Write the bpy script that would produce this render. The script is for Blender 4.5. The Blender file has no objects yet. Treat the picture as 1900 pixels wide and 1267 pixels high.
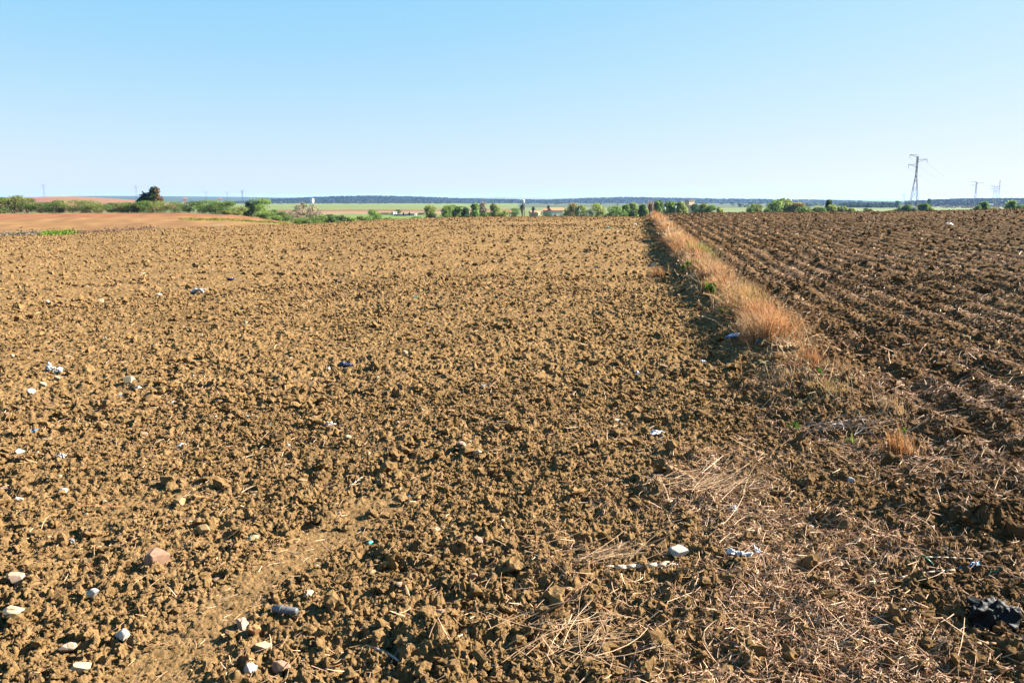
import bpy, math, random
import numpy as np
from mathutils import Vector

# ------------------------------------------------------------------ camera, sky, sun, exposure
S = bpy.context.scene
C = S.collection
CAM_H = 1.65
FPX = 1491.0                      # focal length in pixels of a 1900 px wide picture
PITCH = math.radians(9.95)
SUN_AZ, SUN_EL = math.radians(74), math.radians(31)

cam = bpy.data.cameras.new('camera'); camo = bpy.data.objects.new('camera', cam); C.objects.link(camo)
cam.sensor_width = 36; cam.lens = FPX / 1900 * 36
cam.clip_start = 0.05; cam.clip_end = 30000
camo.location = (0, 0, CAM_H); camo.rotation_euler = (math.pi / 2 - PITCH, 0, 0)
S.camera = camo

W = bpy.data.worlds.new('World'); S.world = W; W.use_nodes = True
nt = W.node_tree; bg = nt.nodes['Background']
sky = nt.nodes.new('ShaderNodeTexSky'); sky.sky_type = 'NISHITA'; sky.sun_disc = False
sky.sun_elevation = SUN_EL; sky.sun_rotation = SUN_AZ
sky.altitude = 100; sky.air_density = 1.0; sky.dust_density = 0.3; sky.ozone_density = 1.6
# the daylight sky, its bright horizon rolled off softly
k1 = nt.nodes.new('ShaderNodeVectorMath'); k1.operation = 'SCALE'; k1.inputs['Scale'].default_value = 0.1
cu = nt.nodes.new('ShaderNodeRGBCurve')
for ch, pts in enumerate((((0, 0), (.098, .062), (.20, .135), (.353, .225), (.635, .32), (1, .385)), ((0, 0), (.08, .13), (.182, .225), (.424, .315), (.635, .36), (1, .40)), ((0, 0), (.12, .28), (.30, .415), (.424, .412), (.6, .408), (1, .43)))):
    c = cu.mapping.curves[ch]; c.points[0].location = pts[0]; c.points[1].location = pts[-1]
    for p in pts[1:-1]: c.points.new(*p)
cu.mapping.update()
k2 = nt.nodes.new('ShaderNodeVectorMath'); k2.operation = 'SCALE'; k2.inputs['Scale'].default_value = 7.8
nt.links.new(sky.outputs[0], k1.inputs[0]); nt.links.new(k1.outputs['Vector'], cu.inputs['Color']); nt.links.new(cu.outputs['Color'], k2.inputs[0]); nt.links.new(k2.outputs['Vector'], bg.inputs[0]); bg.inputs[1].default_value = 0.054

sl = bpy.data.lights.new('sun', 'SUN'); so = bpy.data.objects.new('sun', sl); C.objects.link(so)
sl.energy = 5.0; sl.angle = math.radians(0.53); sl.color = (1.0, 0.94, 0.84)
sv = Vector((math.sin(SUN_AZ) * math.cos(SUN_EL), math.cos(SUN_AZ) * math.cos(SUN_EL), math.sin(SUN_EL)))
so.rotation_euler = sv.to_track_quat('Z', 'Y').to_euler(); so.location = sv * 50

S.view_settings.view_transform = 'Standard'; S.view_settings.look = 'None'
S.view_settings.gamma = 1.0; S.view_settings.exposure = 2.50
S.cycles.max_bounces = 5; S.cycles.diffuse_bounces = 2; S.cycles.volume_bounces = 0
S.cycles.transparent_max_bounces = 6

rng = np.random.default_rng(7)
random.seed(7)

# ------------------------------------------------------------------ helpers
def mesh(name, V, faces, mat=None, col=None, attrs=None, smooth=False, mats=None, midx=None):
    """faces: (n,3) or (n,4) int array or list of such arrays"""
    V = np.asarray(V, dtype=np.float32)
    fl = faces if isinstance(faces, list) else [faces]
    fl = [np.asarray(f, dtype=np.int32) for f in fl if len(f)]
    m = bpy.data.meshes.new(name)
    m.vertices.add(len(V)); m.vertices.foreach_set('co', V.ravel())
    loops = np.concatenate([f.ravel() for f in fl])
    tot = np.concatenate([np.full(len(f), f.shape[1], dtype=np.int32) for f in fl])
    start = np.zeros(len(tot), dtype=np.int32); start[1:] = np.cumsum(tot)[:-1]
    m.loops.add(len(loops)); m.loops.foreach_set('vertex_index', loops)
    m.polygons.add(len(tot)); m.polygons.foreach_set('loop_start', start)
    m.polygons.foreach_set('use_smooth', np.full(len(tot), bool(smooth)))
    if mats:
        for q in mats: m.materials.append(q)
        if midx is not None: m.polygons.foreach_set('material_index', np.asarray(midx, dtype=np.int32))
    elif mat: m.materials.append(mat)
    if col is not None:
        a = m.color_attributes.new('tint', 'FLOAT_COLOR', 'POINT')
        c4 = np.ones((len(V), 4), dtype=np.float32); c4[:, :3] = col
        a.data.foreach_set('color', c4.ravel())
    if attrs:
        for k, v in attrs.items():
            a = m.attributes.new(k, 'FLOAT', 'POINT'); a.data.foreach_set('value', np.asarray(v, dtype=np.float32))
    m.update(calc_edges=True); m.validate()
    return m

def put(name, m, parent=None, loc=(0, 0, 0), rot=(0, 0, 0)):
    o = bpy.data.objects.new(name, m); C.objects.link(o)
    o.location = loc; o.rotation_euler = rot
    if parent: o.parent = parent
    return o

def empty(name, loc=(0, 0, 0), rotz=0.0):
    o = bpy.data.objects.new(name, None); C.objects.link(o)
    o.location = loc; o.rotation_euler = (0, 0, rotz); o.empty_display_size = 0.2
    return o

def tag(o, label=None, cat=None, group=None, kind=None):
    if label: o['label'] = label
    if cat: o['category'] = cat
    if group: o['group'] = group
    if kind: o['kind'] = kind
    return o

class MB:
    """collects simple solids into one mesh"""
    def __init__(s): s.V = []; s.F4 = []; s.F3 = []; s.n = 0
    def add(s, V, F):
        V = np.asarray(V, float)
        for f in F: (s.F4 if len(f) == 4 else s.F3).append([i + s.n for i in f])
        s.V.append(V); s.n += len(V)
    def box(s, c, d, rz=0.0):
        x, y, z = [q / 2 for q in d]
        P = np.array([[a * x, b * y, e * z] for e in (-1, 1) for a, b in ((-1, -1), (1, -1), (1, 1), (-1, 1))])
        cr, sr = math.cos(rz), math.sin(rz)
        P[:, :2] = P[:, :2] @ np.array([[cr, sr], [-sr, cr]])
        s.add(P + np.array(c), [(3, 2, 1, 0), (4, 5, 6, 7), (0, 1, 5, 4), (1, 2, 6, 5), (2, 3, 7, 6), (3, 0, 4, 7)])
    def bar(s, a, b, r, r2=None, n=5):
        a = np.array(a, float); b = np.array(b, float); r2 = r if r2 is None else r2
        d = b - a; L = np.linalg.norm(d)
        if L < 1e-9: return
        d /= L
        t = np.array([0, 0, 1.0]) if abs(d[2]) < .9 else np.array([1.0, 0, 0])
        e1 = np.cross(d, t); e1 /= np.linalg.norm(e1); e2 = np.cross(d, e1)
        P = []
        for base, rr in ((a, r), (b, r2)):
            for k in range(n):
                an = 2 * math.pi * k / n
                P.append(base + rr * (math.cos(an) * e1 + math.sin(an) * e2))
        F = [(k, (k + 1) % n, n + (k + 1) % n, n + k) for k in range(n)]
        s.add(P, F)
        c0 = s.n
        s.V.append(np.array([a, b])); s.n += 2
        for k in range(n):
            s.F3.append([c0, c0 - 2 * n + (k + 1) % n, c0 - 2 * n + k])
            s.F3.append([c0 + 1, c0 - n + k, c0 - n + (k + 1) % n])
    def lathe(s, prof, c=(0, 0, 0), n=14):
        P = []
        for r, z in prof:
            for k in range(n):
                an = 2 * math.pi * k / n
                P.append((c[0] + r * math.cos(an), c[1] + r * math.sin(an), c[2] + z))
        F = []
        for i in range(len(prof) - 1):
            for k in range(n):
                F.append((i * n + k, i * n + (k + 1) % n, (i + 1) * n + (k + 1) % n, (i + 1) * n + k))
        s.add(P, F)
    def build(s, name, mat, parent=None, smooth=False, loc=(0, 0, 0), rot=(0, 0, 0)):
        fl = [np.array(f) for f in (s.F4, s.F3) if f]
        return put(name, mesh(name, np.concatenate(s.V), fl, mat, smooth=smooth), parent, loc, rot)

# ---- noise
def hsh(ix, iy, k):
    n = (ix.astype(np.int64) * 374761393 + iy.astype(np.int64) * 668265263 + k * 2147483647 * 3 + k * 97531) & 0xffffffff
    n = ((n ^ (n >> 13)) * 1274126177) & 0xffffffff
    n = ((n ^ (n >> 16)) * 2246822519) & 0xffffffff
    n = n ^ (n >> 15)
    return (n & 0xffffff).astype(np.float32) / np.float32(0xffffff)

def vnoise(x, y, k=0):
    ix = np.floor(x); iy = np.floor(y); fx = (x - ix).astype(np.float32); fy = (y - iy).astype(np.float32)
    ix = ix.astype(np.int64); iy = iy.astype(np.int64)
    fx = fx * fx * (3 - 2 * fx); fy = fy * fy * (3 - 2 * fy)
    a = hsh(ix, iy, k); b = hsh(ix + 1, iy, k); c = hsh(ix, iy + 1, k); d = hsh(ix + 1, iy + 1, k)
    return (a + (b - a) * fx) * (1 - fy) + (c + (d - c) * fx) * fy - 0.5

def lumps(x, y, s, k, p=0.8, rmin=0.32, rmax=0.75):
    """rounded clods: one per cell, the highest wins; returned in units of the cell size"""
    X = x / s; Y = y / s
    wx = vnoise(X * 1.7, Y * 1.7, k + 50) * 0.55; wy = vnoise(X * 1.7 + 31, Y * 1.7, k + 51) * 0.55
    X = X + wx + vnoise(X * 4.3, Y * 4.3, k + 52) * .22; Y = Y + wy + vnoise(X * 4.3 + 9, Y * 4.3, k + 53) * .22
    ix = np.floor(X).astype(np.int64); iy = np.floor(Y).astype(np.int64)
    out = np.zeros(X.shape, dtype=np.float32)
    for dx in (-1, 0, 1):
        for dy in (-1, 0, 1):
            cx = ix + dx; cy = iy + dy
            q = hsh(cx, cy, k + 2)
            px = cx + hsh(cx, cy, k); py = cy + hsh(cx, cy, k + 1)
            r = rmin + (rmax - rmin) * q * q
            ex = 0.7 + 0.6 * hsh(cx, cy, k + 3)
            d2 = (((X - px) * ex) ** 2 + ((Y - py) / ex) ** 2) / (r * r)
            hh = np.sqrt(np.maximum(0, 1 - d2)) * r * (0.45 + 0.55 * hsh(cx, cy, k + 4)) * (hsh(cx, cy, k + 5) < p)
            out = np.maximum(out, hh.astype(np.float32))
    return out

# ---- picture <-> place (only used to measure where things stand on the terrain)
cp, sp = math.cos(PITCH), math.sin(PITCH)
def ray(u, v):
    cx = (u - 950) / FPX; cy = (v - 633.5) / FPX
    return cx, cp - cy * sp, -sp - cy * cp
def az_of_u(u): return math.atan((u - 950) / FPX * cp)
def u_of(theta): return 950 + FPX * np.tan(np.clip(theta, -1.3, 1.3)) / cp
def elev(u, v):
    x, y, z = ray(u, v); return z / math.hypot(x, y)

# ------------------------------------------------------------------ terrain shape
SIL = [(-900, 470), (-300, 455), (0, 440), (130, 436), (270, 427), (400, 421), (500, 418), (560, 417), (640, 412.5), (700, 408.5),
       (800, 405), (900, 403), (1195, 403), (1225, 398), (1260, 396), (1400, 394.5), (1500, 394), (1650, 393),
       (1800, 390), (1900, 388), (2200, 384), (2800, 380)]
D0, C0 = 40.0, 0.0007
_r = np.linspace(20, 120, 2000)
K0 = np.min(CAM_H / _r + C0 * np.maximum(0, _r - D0) ** 2 / _r)
_th = np.array([az_of_u(u) for u, v in SIL]); _s = np.array([elev(u, v) + K0 for u, v in SIL])
_tt = np.linspace(-1.2, 1.2, 961); _ss = np.interp(_tt, _th, _s)
_ss = np.convolve(np.pad(_ss, 6, 'edge'), np.ones(13) / 13, 'valid')
def z_smooth(x, y):
    r = np.hypot(x, y); th = np.arctan2(x, y)
    return np.interp(th, _tt, _ss) * r - C0 * np.maximum(0, r - D0) ** 2

def hit(u, v, zf=None):
    zf = zf or z_smooth
    dx, dy, dz = ray(u, v)
    t = np.exp(np.linspace(math.log(1.2), math.log(260), 6000))
    h = CAM_H + t * dz - zf(t * dx, t * dy)
    i = int(np.argmax(h < 0)) if (h < 0).any() else len(t) - 1
    a, b = h[i - 1], h[i]
    k = t[i - 1] + (t[i] - t[i - 1]) * (a / (a - b) if a != b else 0)
    return k * dx, k * dy

# the boundary strip: its line over the ground
STRIP_PX = [(1214, 405), (1228, 420), (1248, 445), (1284, 488), (1335, 540), (1385, 590), (1432, 638), (1480, 680), (1570, 760), (1700, 880), (1900, 1060), (2150, 1290)]
SP = np.array([hit(u, v) for u, v in STRIP_PX])
_yy = SP[::-1, 1]; _xx = SP[::-1, 0]
def strip_x(y): return np.interp(y, _yy, _xx, left=None, right=None)
def strip_t(x, y):                     # signed distance to the right of the strip line
    y2 = np.maximum(y, _yy[0])
    far = y > _yy[-1]
    slope = (_xx[-1] - _xx[-3]) / (_yy[-1] - _yy[-3])
    sx = np.where(far, _xx[-1] + slope * (y - _yy[-1]), np.interp(y, _yy, _xx))
    near_slope = (_xx[0] - _xx[1]) / (_yy[0] - _yy[1])
    sx = np.where(y < _yy[0], _xx[0] + near_slope * (y - _yy[0]) * 0.6, sx)
    return (x - sx) * 0.96

def sstep(a, b, x):
    t = np.clip((x - a) / (b - a), 0, 1); return t * t * (3 - 2 * t)

# smoother, run-over ground of an old wheel track in the left foreground
TRK = np.array([hit(u, v) for u, v in [(700, 930), (590, 1000), (480, 1075), (380, 1160), (300, 1230), (180, 1400)]])
TRK2 = np.array([hit(u, v) for u, v in [(330, 900), (200, 960), (60, 1020), (-100, 1080)]])
def seg_dist(x, y, P):
    d = np.full(x.shape, 1e9, dtype=np.float32)
    for (ax, ay), (bx, by) in zip(P[:-1], P[1:]):
        L2 = (bx - ax) ** 2 + (by - ay) ** 2
        t = np.clip(((x - ax) * (bx - ax) + (y - ay) * (by - ay)) / L2, 0, 1)
        d = np.minimum(d, np.hypot(x - ax - t * (bx - ax), y - ay - t * (by - ay)).astype(np.float32))
    return d
def track_mask(x, y):
    w = vnoise(x * 4, y * 4, 90) * 0.12
    a = 1 - sstep(0.10, 0.26, seg_dist(x, y, TRK) + w)
    b = 1 - sstep(0.10, 0.34, seg_dist(x, y, TRK2) + w)
    return np.maximum(a, b * 0.6) * (np.hypot(x, y) < 9)

ROW = math.atan2(SP[0][0] - SP[5][0], SP[0][1] - SP[5][1])
BIGCLODS = [(800, 1195, .13), (1690, 935, .15), (1835, 965, .17), (1215, 905, .12), (1250, 885, .11), (1055, 858, .09), (590, 765, .12), (1130, 945, .09), (1010, 1060, .12),
            (1650, 760, .13), (1735, 795, .12), (1440, 735, .15), (1340, 600, .16), (1590, 720, .13), (1790, 830, .14), (1560, 965, .12), (1300, 850, .1), (735, 1020, .1), (940, 975, .08), (1750, 690, .13), (1230, 620, .15), (1290, 770, .12)]
_BC = [(*hit(u, v), s) for u, v, s in BIGCLODS]

def right_mask(t, r): return np.maximum(sstep(-0.15, 0.5, t), sstep(-1.6, .4, t) * (1 - sstep(5, 9, r)))
def relief_raw(x, y):
    """(height, right-field mask) of the tilled soil over the smooth terrain"""
    x = np.asarray(x, dtype=np.float64); y = np.asarray(y, dtype=np.float64)
    r = np.hypot(x, y)
    t = strip_t(x, y)
    right = right_mask(t, r)
    trk = track_mask(x, y)
    z = 0.05 * vnoise(x / 1.9, y / 1.9, 1) + 0.035 * vnoise(x / 0.8, y / 0.8, 2)
    # bank under the grass, shallow furrow on its left
    z += 0.13 * np.exp(-(t / 0.33) ** 2) * sstep(5, 8, r) - 0.08 * np.exp(-((t + 0.7) / 0.35) ** 2) * sstep(4, 9, r) + 0.06 * right
    # drill rows of the right field
    q = t + 0.06 * vnoise(x / 3.0, y / 3.0, 5)
    z += right * sstep(0.3, 0.8, t) * 0.034 * np.sin(q * 2 * math.pi / 0.42) * (0.75 + 0.5 * (vnoise(x / 1.3, y / 1.3, 6) + .5))
    patch = np.clip(0.75 + 0.9 * (vnoise(x / 1.1, y / 1.1, 7) + 0.15), 0.35, 1.5) * (1 - 0.75 * trk)
    belt = np.exp(-((t + .62) / .42) ** 2) * sstep(5, 8, r) + np.exp(-((t - .55) / .75) ** 2) * sstep(3.3, 4.6, r) * (1 - sstep(7.5, 10, r))
    z += lumps(x, y, 0.24, 100, 0.30) * 0.24 * 0.16 * patch
    z += lumps(x, y, 0.15, 110, 0.55) * 0.15 * 0.62 * belt
    z += lumps(x, y, 0.072, 120, 0.5) * 0.072 * 0.62 * patch
    z -= lumps(x, y, 0.078, 200, 0.42) * 0.078 * 0.72 * patch * (1 - .35 * right)
    z += lumps(x, y, 0.038, 140, 0.75) * 0.038 * 0.9 * np.clip(patch * 1.15, .3, 1.5) * (1 - sstep(70, 110, r))
    def part(mask, fade, f):
        if mask.any(): z[mask] += f(x[mask], y[mask]) * fade[mask]
    part(r < 32, (1 - .8 * trk) * (1 - sstep(18, 32, r)), lambda a, b: lumps(a, b, 0.023, 160, 0.85) * 0.023 * 1.05 - lumps(a, b, 0.030, 220, 0.5) * 0.030 * .5)
    part(r < 14, (1 - .5 * trk) * (1 - sstep(8, 14, r)), lambda a, b: lumps(a, b, 0.012, 180, 0.9) * 0.012 * 1.1 + 0.008 * vnoise(a / .012, b / .012, 8) + .006 * vnoise(a / .006, b / .006, 10))
    for bx, by, s in _BC:
        d = np.hypot(x - bx, y - by); m = d < s * 1.6
        if m.any():
            an = np.arctan2(y[m] - by, x[m] - bx)
            rr = d[m] / (s * (0.75 + 0.5 * (vnoise(x[m] / s * 1.3, y[m] / s * 1.3, 31) + .5)))
            z[m] += s * 0.5 * np.maximum(0, 1 - rr ** 2) ** .6 * (0.75 + 0.9 * vnoise(x[m] / .045, y[m] / .045, 32))
    return z, right

_g = np.random.default_rng(1)
_mx, _my = _g.uniform(-25, -8, 6000), _g.uniform(14, 40, 6000); ML = float(relief_raw(_mx, _my)[0].mean()) + .02
_mx, _my = _g.uniform(14, 25, 6000), _g.uniform(14, 40, 6000); MR = float(relief_raw(_mx, _my)[0].mean()) + .04
def relief(x, y):
    z, right = relief_raw(x, y)
    return z - ML - (MR - ML) * right, right

def z_soil(x, y):
    x = np.atleast_1d(np.asarray(x, float)); y = np.atleast_1d(np.asarray(y, float))
    return z_smooth(x, y) + relief(x, y)[0]

# distant ground: a valley to the left, then a plain
EDGE = [(-900, 391), (-500, 392), (340, 394), (430, 398), (470, 403), (510, 408), (560, 419), (620, 440), (3000, 440)]
_sil_u = np.array([p[0] for p in SIL]); _sil_v = np.array([p[1] for p in SIL])
PLAIN = -8.0
def z_far(x, y):
    x = np.asarray(x, float); y = np.asarray(y, float)
    r = np.hypot(x, y); th = np.arctan2(x, y); u = u_of(np.clip(th, -1.0, 1.0))
    zE = np.maximum(PLAIN, CAM_H - (np.interp(u, [p[0] for p in EDGE], [p[1] for p in EDGE]) - 372) / FPX * 0.95 * 225)
    zN = CAM_H - (np.interp(u, _sil_u, _sil_v) + 2.5 - 372) / FPX * 0.97 * 100
    w = 1 - sstep(540, 680, u)
    zN = zN * w + (PLAIN - 0.5) * (1 - w)
    z = np.where(r < 60, -9.3, np.where(r < 100, -9.3 + (zN + 9.3) * sstep(60, 100, r), np.where(r < 225, zN + (zE - zN) * np.clip((r - 100) / 125, 0, 1), zE + (PLAIN - zE) * sstep(228, 300, r))))
    return z

# ------------------------------------------------------------------ materials
def new_mat(name):
    m = bpy.data.materials.new(name); m.use_nodes = True
    return m, m.node_tree.nodes, m.node_tree.links, m.node_tree.nodes['Principled BSDF']

ALB = 0.56                       # overall reflectance level, set together with the exposure
def plain(name, col, rough=0.8, var=0.15, scale=8.0, metal=0.0, bump=0.0, spec=0.3):
    col = [c * ALB for c in col]
    m, N, L, b = new_mat(name)
    tc = N.new('ShaderNodeTexCoord'); no = N.new('ShaderNodeTexNoise'); no.inputs['Scale'].default_value = scale; no.inputs['Detail'].default_value = 5
    rp = N.new('ShaderNodeValToRGB')
    rp.color_ramp.elements[0].position = .3; rp.color_ramp.elements[1].position = .7
    rp.color_ramp.elements[0].color = (*[c * (1 - var) for c in col], 1); rp.color_ramp.elements[1].color = (*[min(1, c * (1 + var)) for c in col], 1)
    L.new(tc.outputs['Object'], no.inputs['Vector']); L.new(no.outputs['Fac'], rp.inputs['Fac']); L.new(rp.outputs['Color'], b.inputs['Base Color'])
    b.inputs['Roughness'].default_value = rough; b.inputs['Metallic'].default_value = metal; b.inputs['Specular IOR Level'].default_value = spec
    if bump:
        bp = N.new('ShaderNodeBump'); bp.inputs['Strength'].default_value = bump; bp.inputs['Distance'].default_value = 0.01
        L.new(no.outputs['Fac'], bp.inputs['Height']); L.new(bp.outputs['Normal'], b.inputs['Normal'])
    return m

def tinted(name, rough=0.85, trans=0.0, var=0.2, scale=6.0, spec=0.15):
    """colour from the per-piece 'tint' attribute with a little noise"""
    m, N, L, b = new_mat(name)
    at = N.new('ShaderNodeVertexColor'); at.layer_name = 'tint'
    tc = N.new('ShaderNodeTexCoord'); no = N.new('ShaderNodeTexNoise'); no.inputs['Scale'].default_value = scale; no.inputs['Detail'].default_value = 4
    mp = N.new('ShaderNodeMapRange'); mp.inputs['From Min'].default_value = .3; mp.inputs['From Max'].default_value = .7
    mp.inputs['To Min'].default_value = (1 - var) * ALB; mp.inputs['To Max'].default_value = (1 + var) * ALB
    mx = N.new('ShaderNodeVectorMath'); mx.operation = 'SCALE'
    L.new(tc.outputs['Object'], no.inputs['Vector']); L.new(no.outputs['Fac'], mp.inputs['Value'])
    L.new(at.outputs['Color'], mx.inputs[0]); L.new(mp.outputs['Result'], mx.inputs['Scale'])
    L.new(mx.outputs['Vector'], b.inputs['Base Color'])
    b.inputs['Roughness'].default_value = rough; b.inputs['Specular IOR Level'].default_value = spec
    if trans:
        tr = N.new('ShaderNodeBsdfTranslucent'); ad = N.new('ShaderNodeMixShader'); ad.inputs['Fac'].default_value = trans
        L.new(mx.outputs['Vector'], tr.inputs['Color'])
        L.new(b.outputs['BSDF'], ad.inputs[1]); L.new(tr.outputs['BSDF'], ad.inputs[2])
        L.new(ad.outputs['Shader'], N['Material Output'].inputs['Surface'])
    return m

def soil_mat():
    m, N, L, b = new_mat('soil')
    tc = N.new('ShaderNodeTexCoord')
    at = N.new('ShaderNodeAttribute'); at.attribute_name = 'rightfield'
    def noise(sc, det=6, rough=.6):
        n = N.new('ShaderNodeTexNoise'); n.inputs['Scale'].default_value = sc; n.inputs['Detail'].default_value = det; n.inputs['Roughness'].default_value = rough
        L.new(tc.outputs['Object'], n.inputs['Vector']); return n
    def ramp(src, c0, c1, p0=.3, p1=.7):
        r = N.new('ShaderNodeValToRGB'); r.color_ramp.elements[0].position = p0; r.color_ramp.elements[1].position = p1
        r.color_ramp.elements[0].color = (*c0, 1); r.color_ramp.elements[1].color = (*c1, 1)
        L.new(src, r.inputs['Fac']); return r
    n1 = noise(22, 7); n2 = noise(0.9, 4); n3 = noise(140, 3)
    left = ramp(n1.outputs['Fac'], (.205, .120, .047), (.365, .222, .098))
    rgt = ramp(n1.outputs['Fac'], (.122, .066, .027), (.218, .124, .055))
    mix = N.new('ShaderNodeMix'); mix.data_type = 'RGBA'
    L.new(at.outputs['Fac'], mix.inputs['Factor']); L.new(left.outputs['Color'], mix.inputs[6]); L.new(rgt.outputs['Color'], mix.inputs[7])
    m2 = N.new('ShaderNodeMapRange'); m2.inputs['From Min'].default_value = .3; m2.inputs['From Max'].default_value = .7; m2.inputs['To Min'].default_value = .84 * ALB; m2.inputs['To Max'].default_value = 1.12 * ALB
    L.new(n2.outputs['Fac'], m2.inputs['Value'])
    m3 = N.new('ShaderNodeMapRange'); m3.inputs['From Min'].default_value = .3; m3.inputs['From Max'].default_value = .7; m3.inputs['To Min'].default_value = .8; m3.inputs['To Max'].default_value = 1.15
    L.new(n3.outputs['Fac'], m3.inputs['Value'])
    mu = N.new('ShaderNodeMath'); mu.operation = 'MULTIPLY'; L.new(m2.outputs['Result'], mu.inputs[0]); L.new(m3.outputs['Result'], mu.inputs[1])
    sc = N.new('ShaderNodeVectorMath'); sc.operation = 'SCALE'; L.new(mix.outputs[2], sc.inputs[0]); L.new(mu.outputs['Value'], sc.inputs['Scale'])
    L.new(sc.outputs['Vector'], b.inputs['Base Color'])
    b.inputs['Roughness'].default_value = .95; b.inputs['Specular IOR Level'].default_value = .03
    n4 = noise(95, 6, .7)
    bp = N.new('ShaderNodeBump'); bp.inputs['Strength'].default_value = 1.0; bp.inputs['Distance'].default_value = .012
    L.new(n4.outputs['Fac'], bp.inputs['Height']); L.new(bp.outputs['Normal'], b.inputs['Normal'])
    return m
SOIL = soil_mat()
STRAW = tinted('straw', .7, .15, .12, 30, .3)
GRASS = tinted('dry_grass_blades', .8, .3, .15, 12)
LEAF = tinted('leaves', .8, .45, .2, 1.5, .04)
BARK = plain('bark', (.13, .095, .065), .9, .3, 5, bump=.4)
STONE = tinted('stone_surface', .85, 0, .16, 45, .2)
FARLAND = tinted('farmland', .95, 0, .22, .35, .05)
WHITE = plain('white_render', (.78, .76, .72), .8, .05, .6)
GREYW = plain('grey_render', (.45, .45, .44), .8, .1, .6)
PINKW = plain('pinkish_render', (.70, .48, .36), .8, .08, .6)
CREAMW = plain('cream_render', (.72, .60, .38), .8, .08, .6)
TILE = plain('red_roof_tiles', (.55, .20, .085), .8, .2, 1.2)
GREYROOF = plain('grey_sheet_roof', (.50, .52, .54), .6, .1, 1)
DARKROOF = plain('dark_sheet_roof', (.12, .14, .17), .6, .15, 1)
GLASSD = plain('dark_opening', (.03, .032, .035), .3, .2, 1)
STEEL = plain('galvanised_steel', (.085, .088, .105), .6, .15, 2)
INSUL = plain('glass_insulator', (.22, .26, .27), .3, .1, 9)
WPLAST = plain('white_plastic', (.62, .62, .62), .55, .06, 20, bump=.2, spec=.5)
BPLAST = plain('black_plastic_film', (.010, .010, .011), .6, .3, 20, spec=.12)
NPLAST = plain('navy_plastic', (.02, .03, .09), .35, .3, 30, spec=.5)
BLPLAST = plain('blue_plastic', (.10, .27, .58), .45, .15, 25, spec=.5)
TPLAST = plain('turquoise_plastic', (.03, .50, .47), .4, .15, 30, spec=.5)
GPLAST = plain('green_plastic', (.02, .36, .22), .4, .15, 30, spec=.5)
GRPLAST = plain('grey_plastic', (.13, .13, .14), .5, .2, 30, spec=.4)
FILM = plain('dusty_film', (.55, .52, .46), .5, .15, 20, spec=.4)

# ------------------------------------------------------------------ the tilled soil (dense towards the camera's side, coarse elsewhere)
def soil_sheet(name, th, rr, detail=True):
    T, R = np.meshgrid(th, rr)
    X = R * np.sin(T); Y = R * np.cos(T)
    x = X.ravel(); y = Y.ravel()
    z = z_smooth(x, y)
    if detail:
        dz, right = relief(x, y); z = z + dz * (1 - 0.0 * x)
    else:
        right = right_mask(strip_t(x, y), np.hypot(x, y)); z = z - 0.04
    nr, nt_ = R.shape
    idx = np.arange(nr * nt_).reshape(nr, nt_)
    F = np.stack([idx[:-1, :-1], idx[:-1, 1:], idx[1:, 1:], idx[1:, :-1]], -1).reshape(-1, 4)[:, ::-1]
    o = put(name, mesh(name, np.stack([x, y, z], 1), F, SOIL, attrs={'rightfield': right}, smooth=True))
    return tag(o, kind='structure')
QUAL = 1.0
dt = 0.0012 / QUAL
th = np.concatenate([np.linspace(-1.05, -0.66, 130)[:-1], np.arange(-0.66, 0.66, dt), np.linspace(0.66, 1.05, 130)])
rr = [1.5]
while rr[-1] < 190:
    r = rr[-1]; rr.append(r * (1 + (0.0017 if r < 12 else 0.0026 if r < 75 else 0.0042 if r < 110 else 0.012) / QUAL))
rr = np.array(rr)
soil_sheet('tilled_field', th, rr)
thb = np.linspace(1.05, 2 * math.pi - 1.05, 120)
soil_sheet('field_behind', thb, np.concatenate([[0.01], np.geomspace(0.4, 190, 60)]), False)
soil_sheet('field_underfoot', np.linspace(-1.05, 1.05, 60), np.geomspace(0.01, 1.5, 14), False)

# ------------------------------------------------------------------ loose clods and crumbs on the soil (nobody could count them)
def ico(sub):
    t = (1 + 5 ** .5) / 2
    V = [(-1, t, 0), (1, t, 0), (-1, -t, 0), (1, -t, 0), (0, -1, t), (0, 1, t), (0, -1, -t), (0, 1, -t), (t, 0, -1), (t, 0, 1), (-t, 0, -1), (-t, 0, 1)]
    F = [(0, 11, 5), (0, 5, 1), (0, 1, 7), (0, 7, 10), (0, 10, 11), (1, 5, 9), (5, 11, 4), (11, 10, 2), (10, 7, 6), (7, 1, 8), (3, 9, 4), (3, 4, 2), (3, 2, 6), (3, 6, 8), (3, 8, 9), (4, 9, 5), (2, 4, 11), (6, 2, 10), (8, 6, 7), (9, 8, 1)]
    V = [np.array(v) / np.linalg.norm(v) for v in V]
    for _ in range(sub):
        c = {}; F2 = []
        def mid(a, b):
            k = (min(a, b), max(a, b))
            if k not in c:
                q = V[a] + V[b]; V.append(q / np.linalg.norm(q)); c[k] = len(V) - 1
            return c[k]
        for a, b, d in F:
            ab, bd, da = mid(a, b), mid(b, d), mid(d, a)
            F2 += [(a, ab, da), (b, bd, ab), (d, da, bd), (ab, bd, da)]
        F = F2
    return np.array(V), np.array(F)
ICO = {k: ico(k) for k in (0, 1, 2, 3, 4)}
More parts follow.
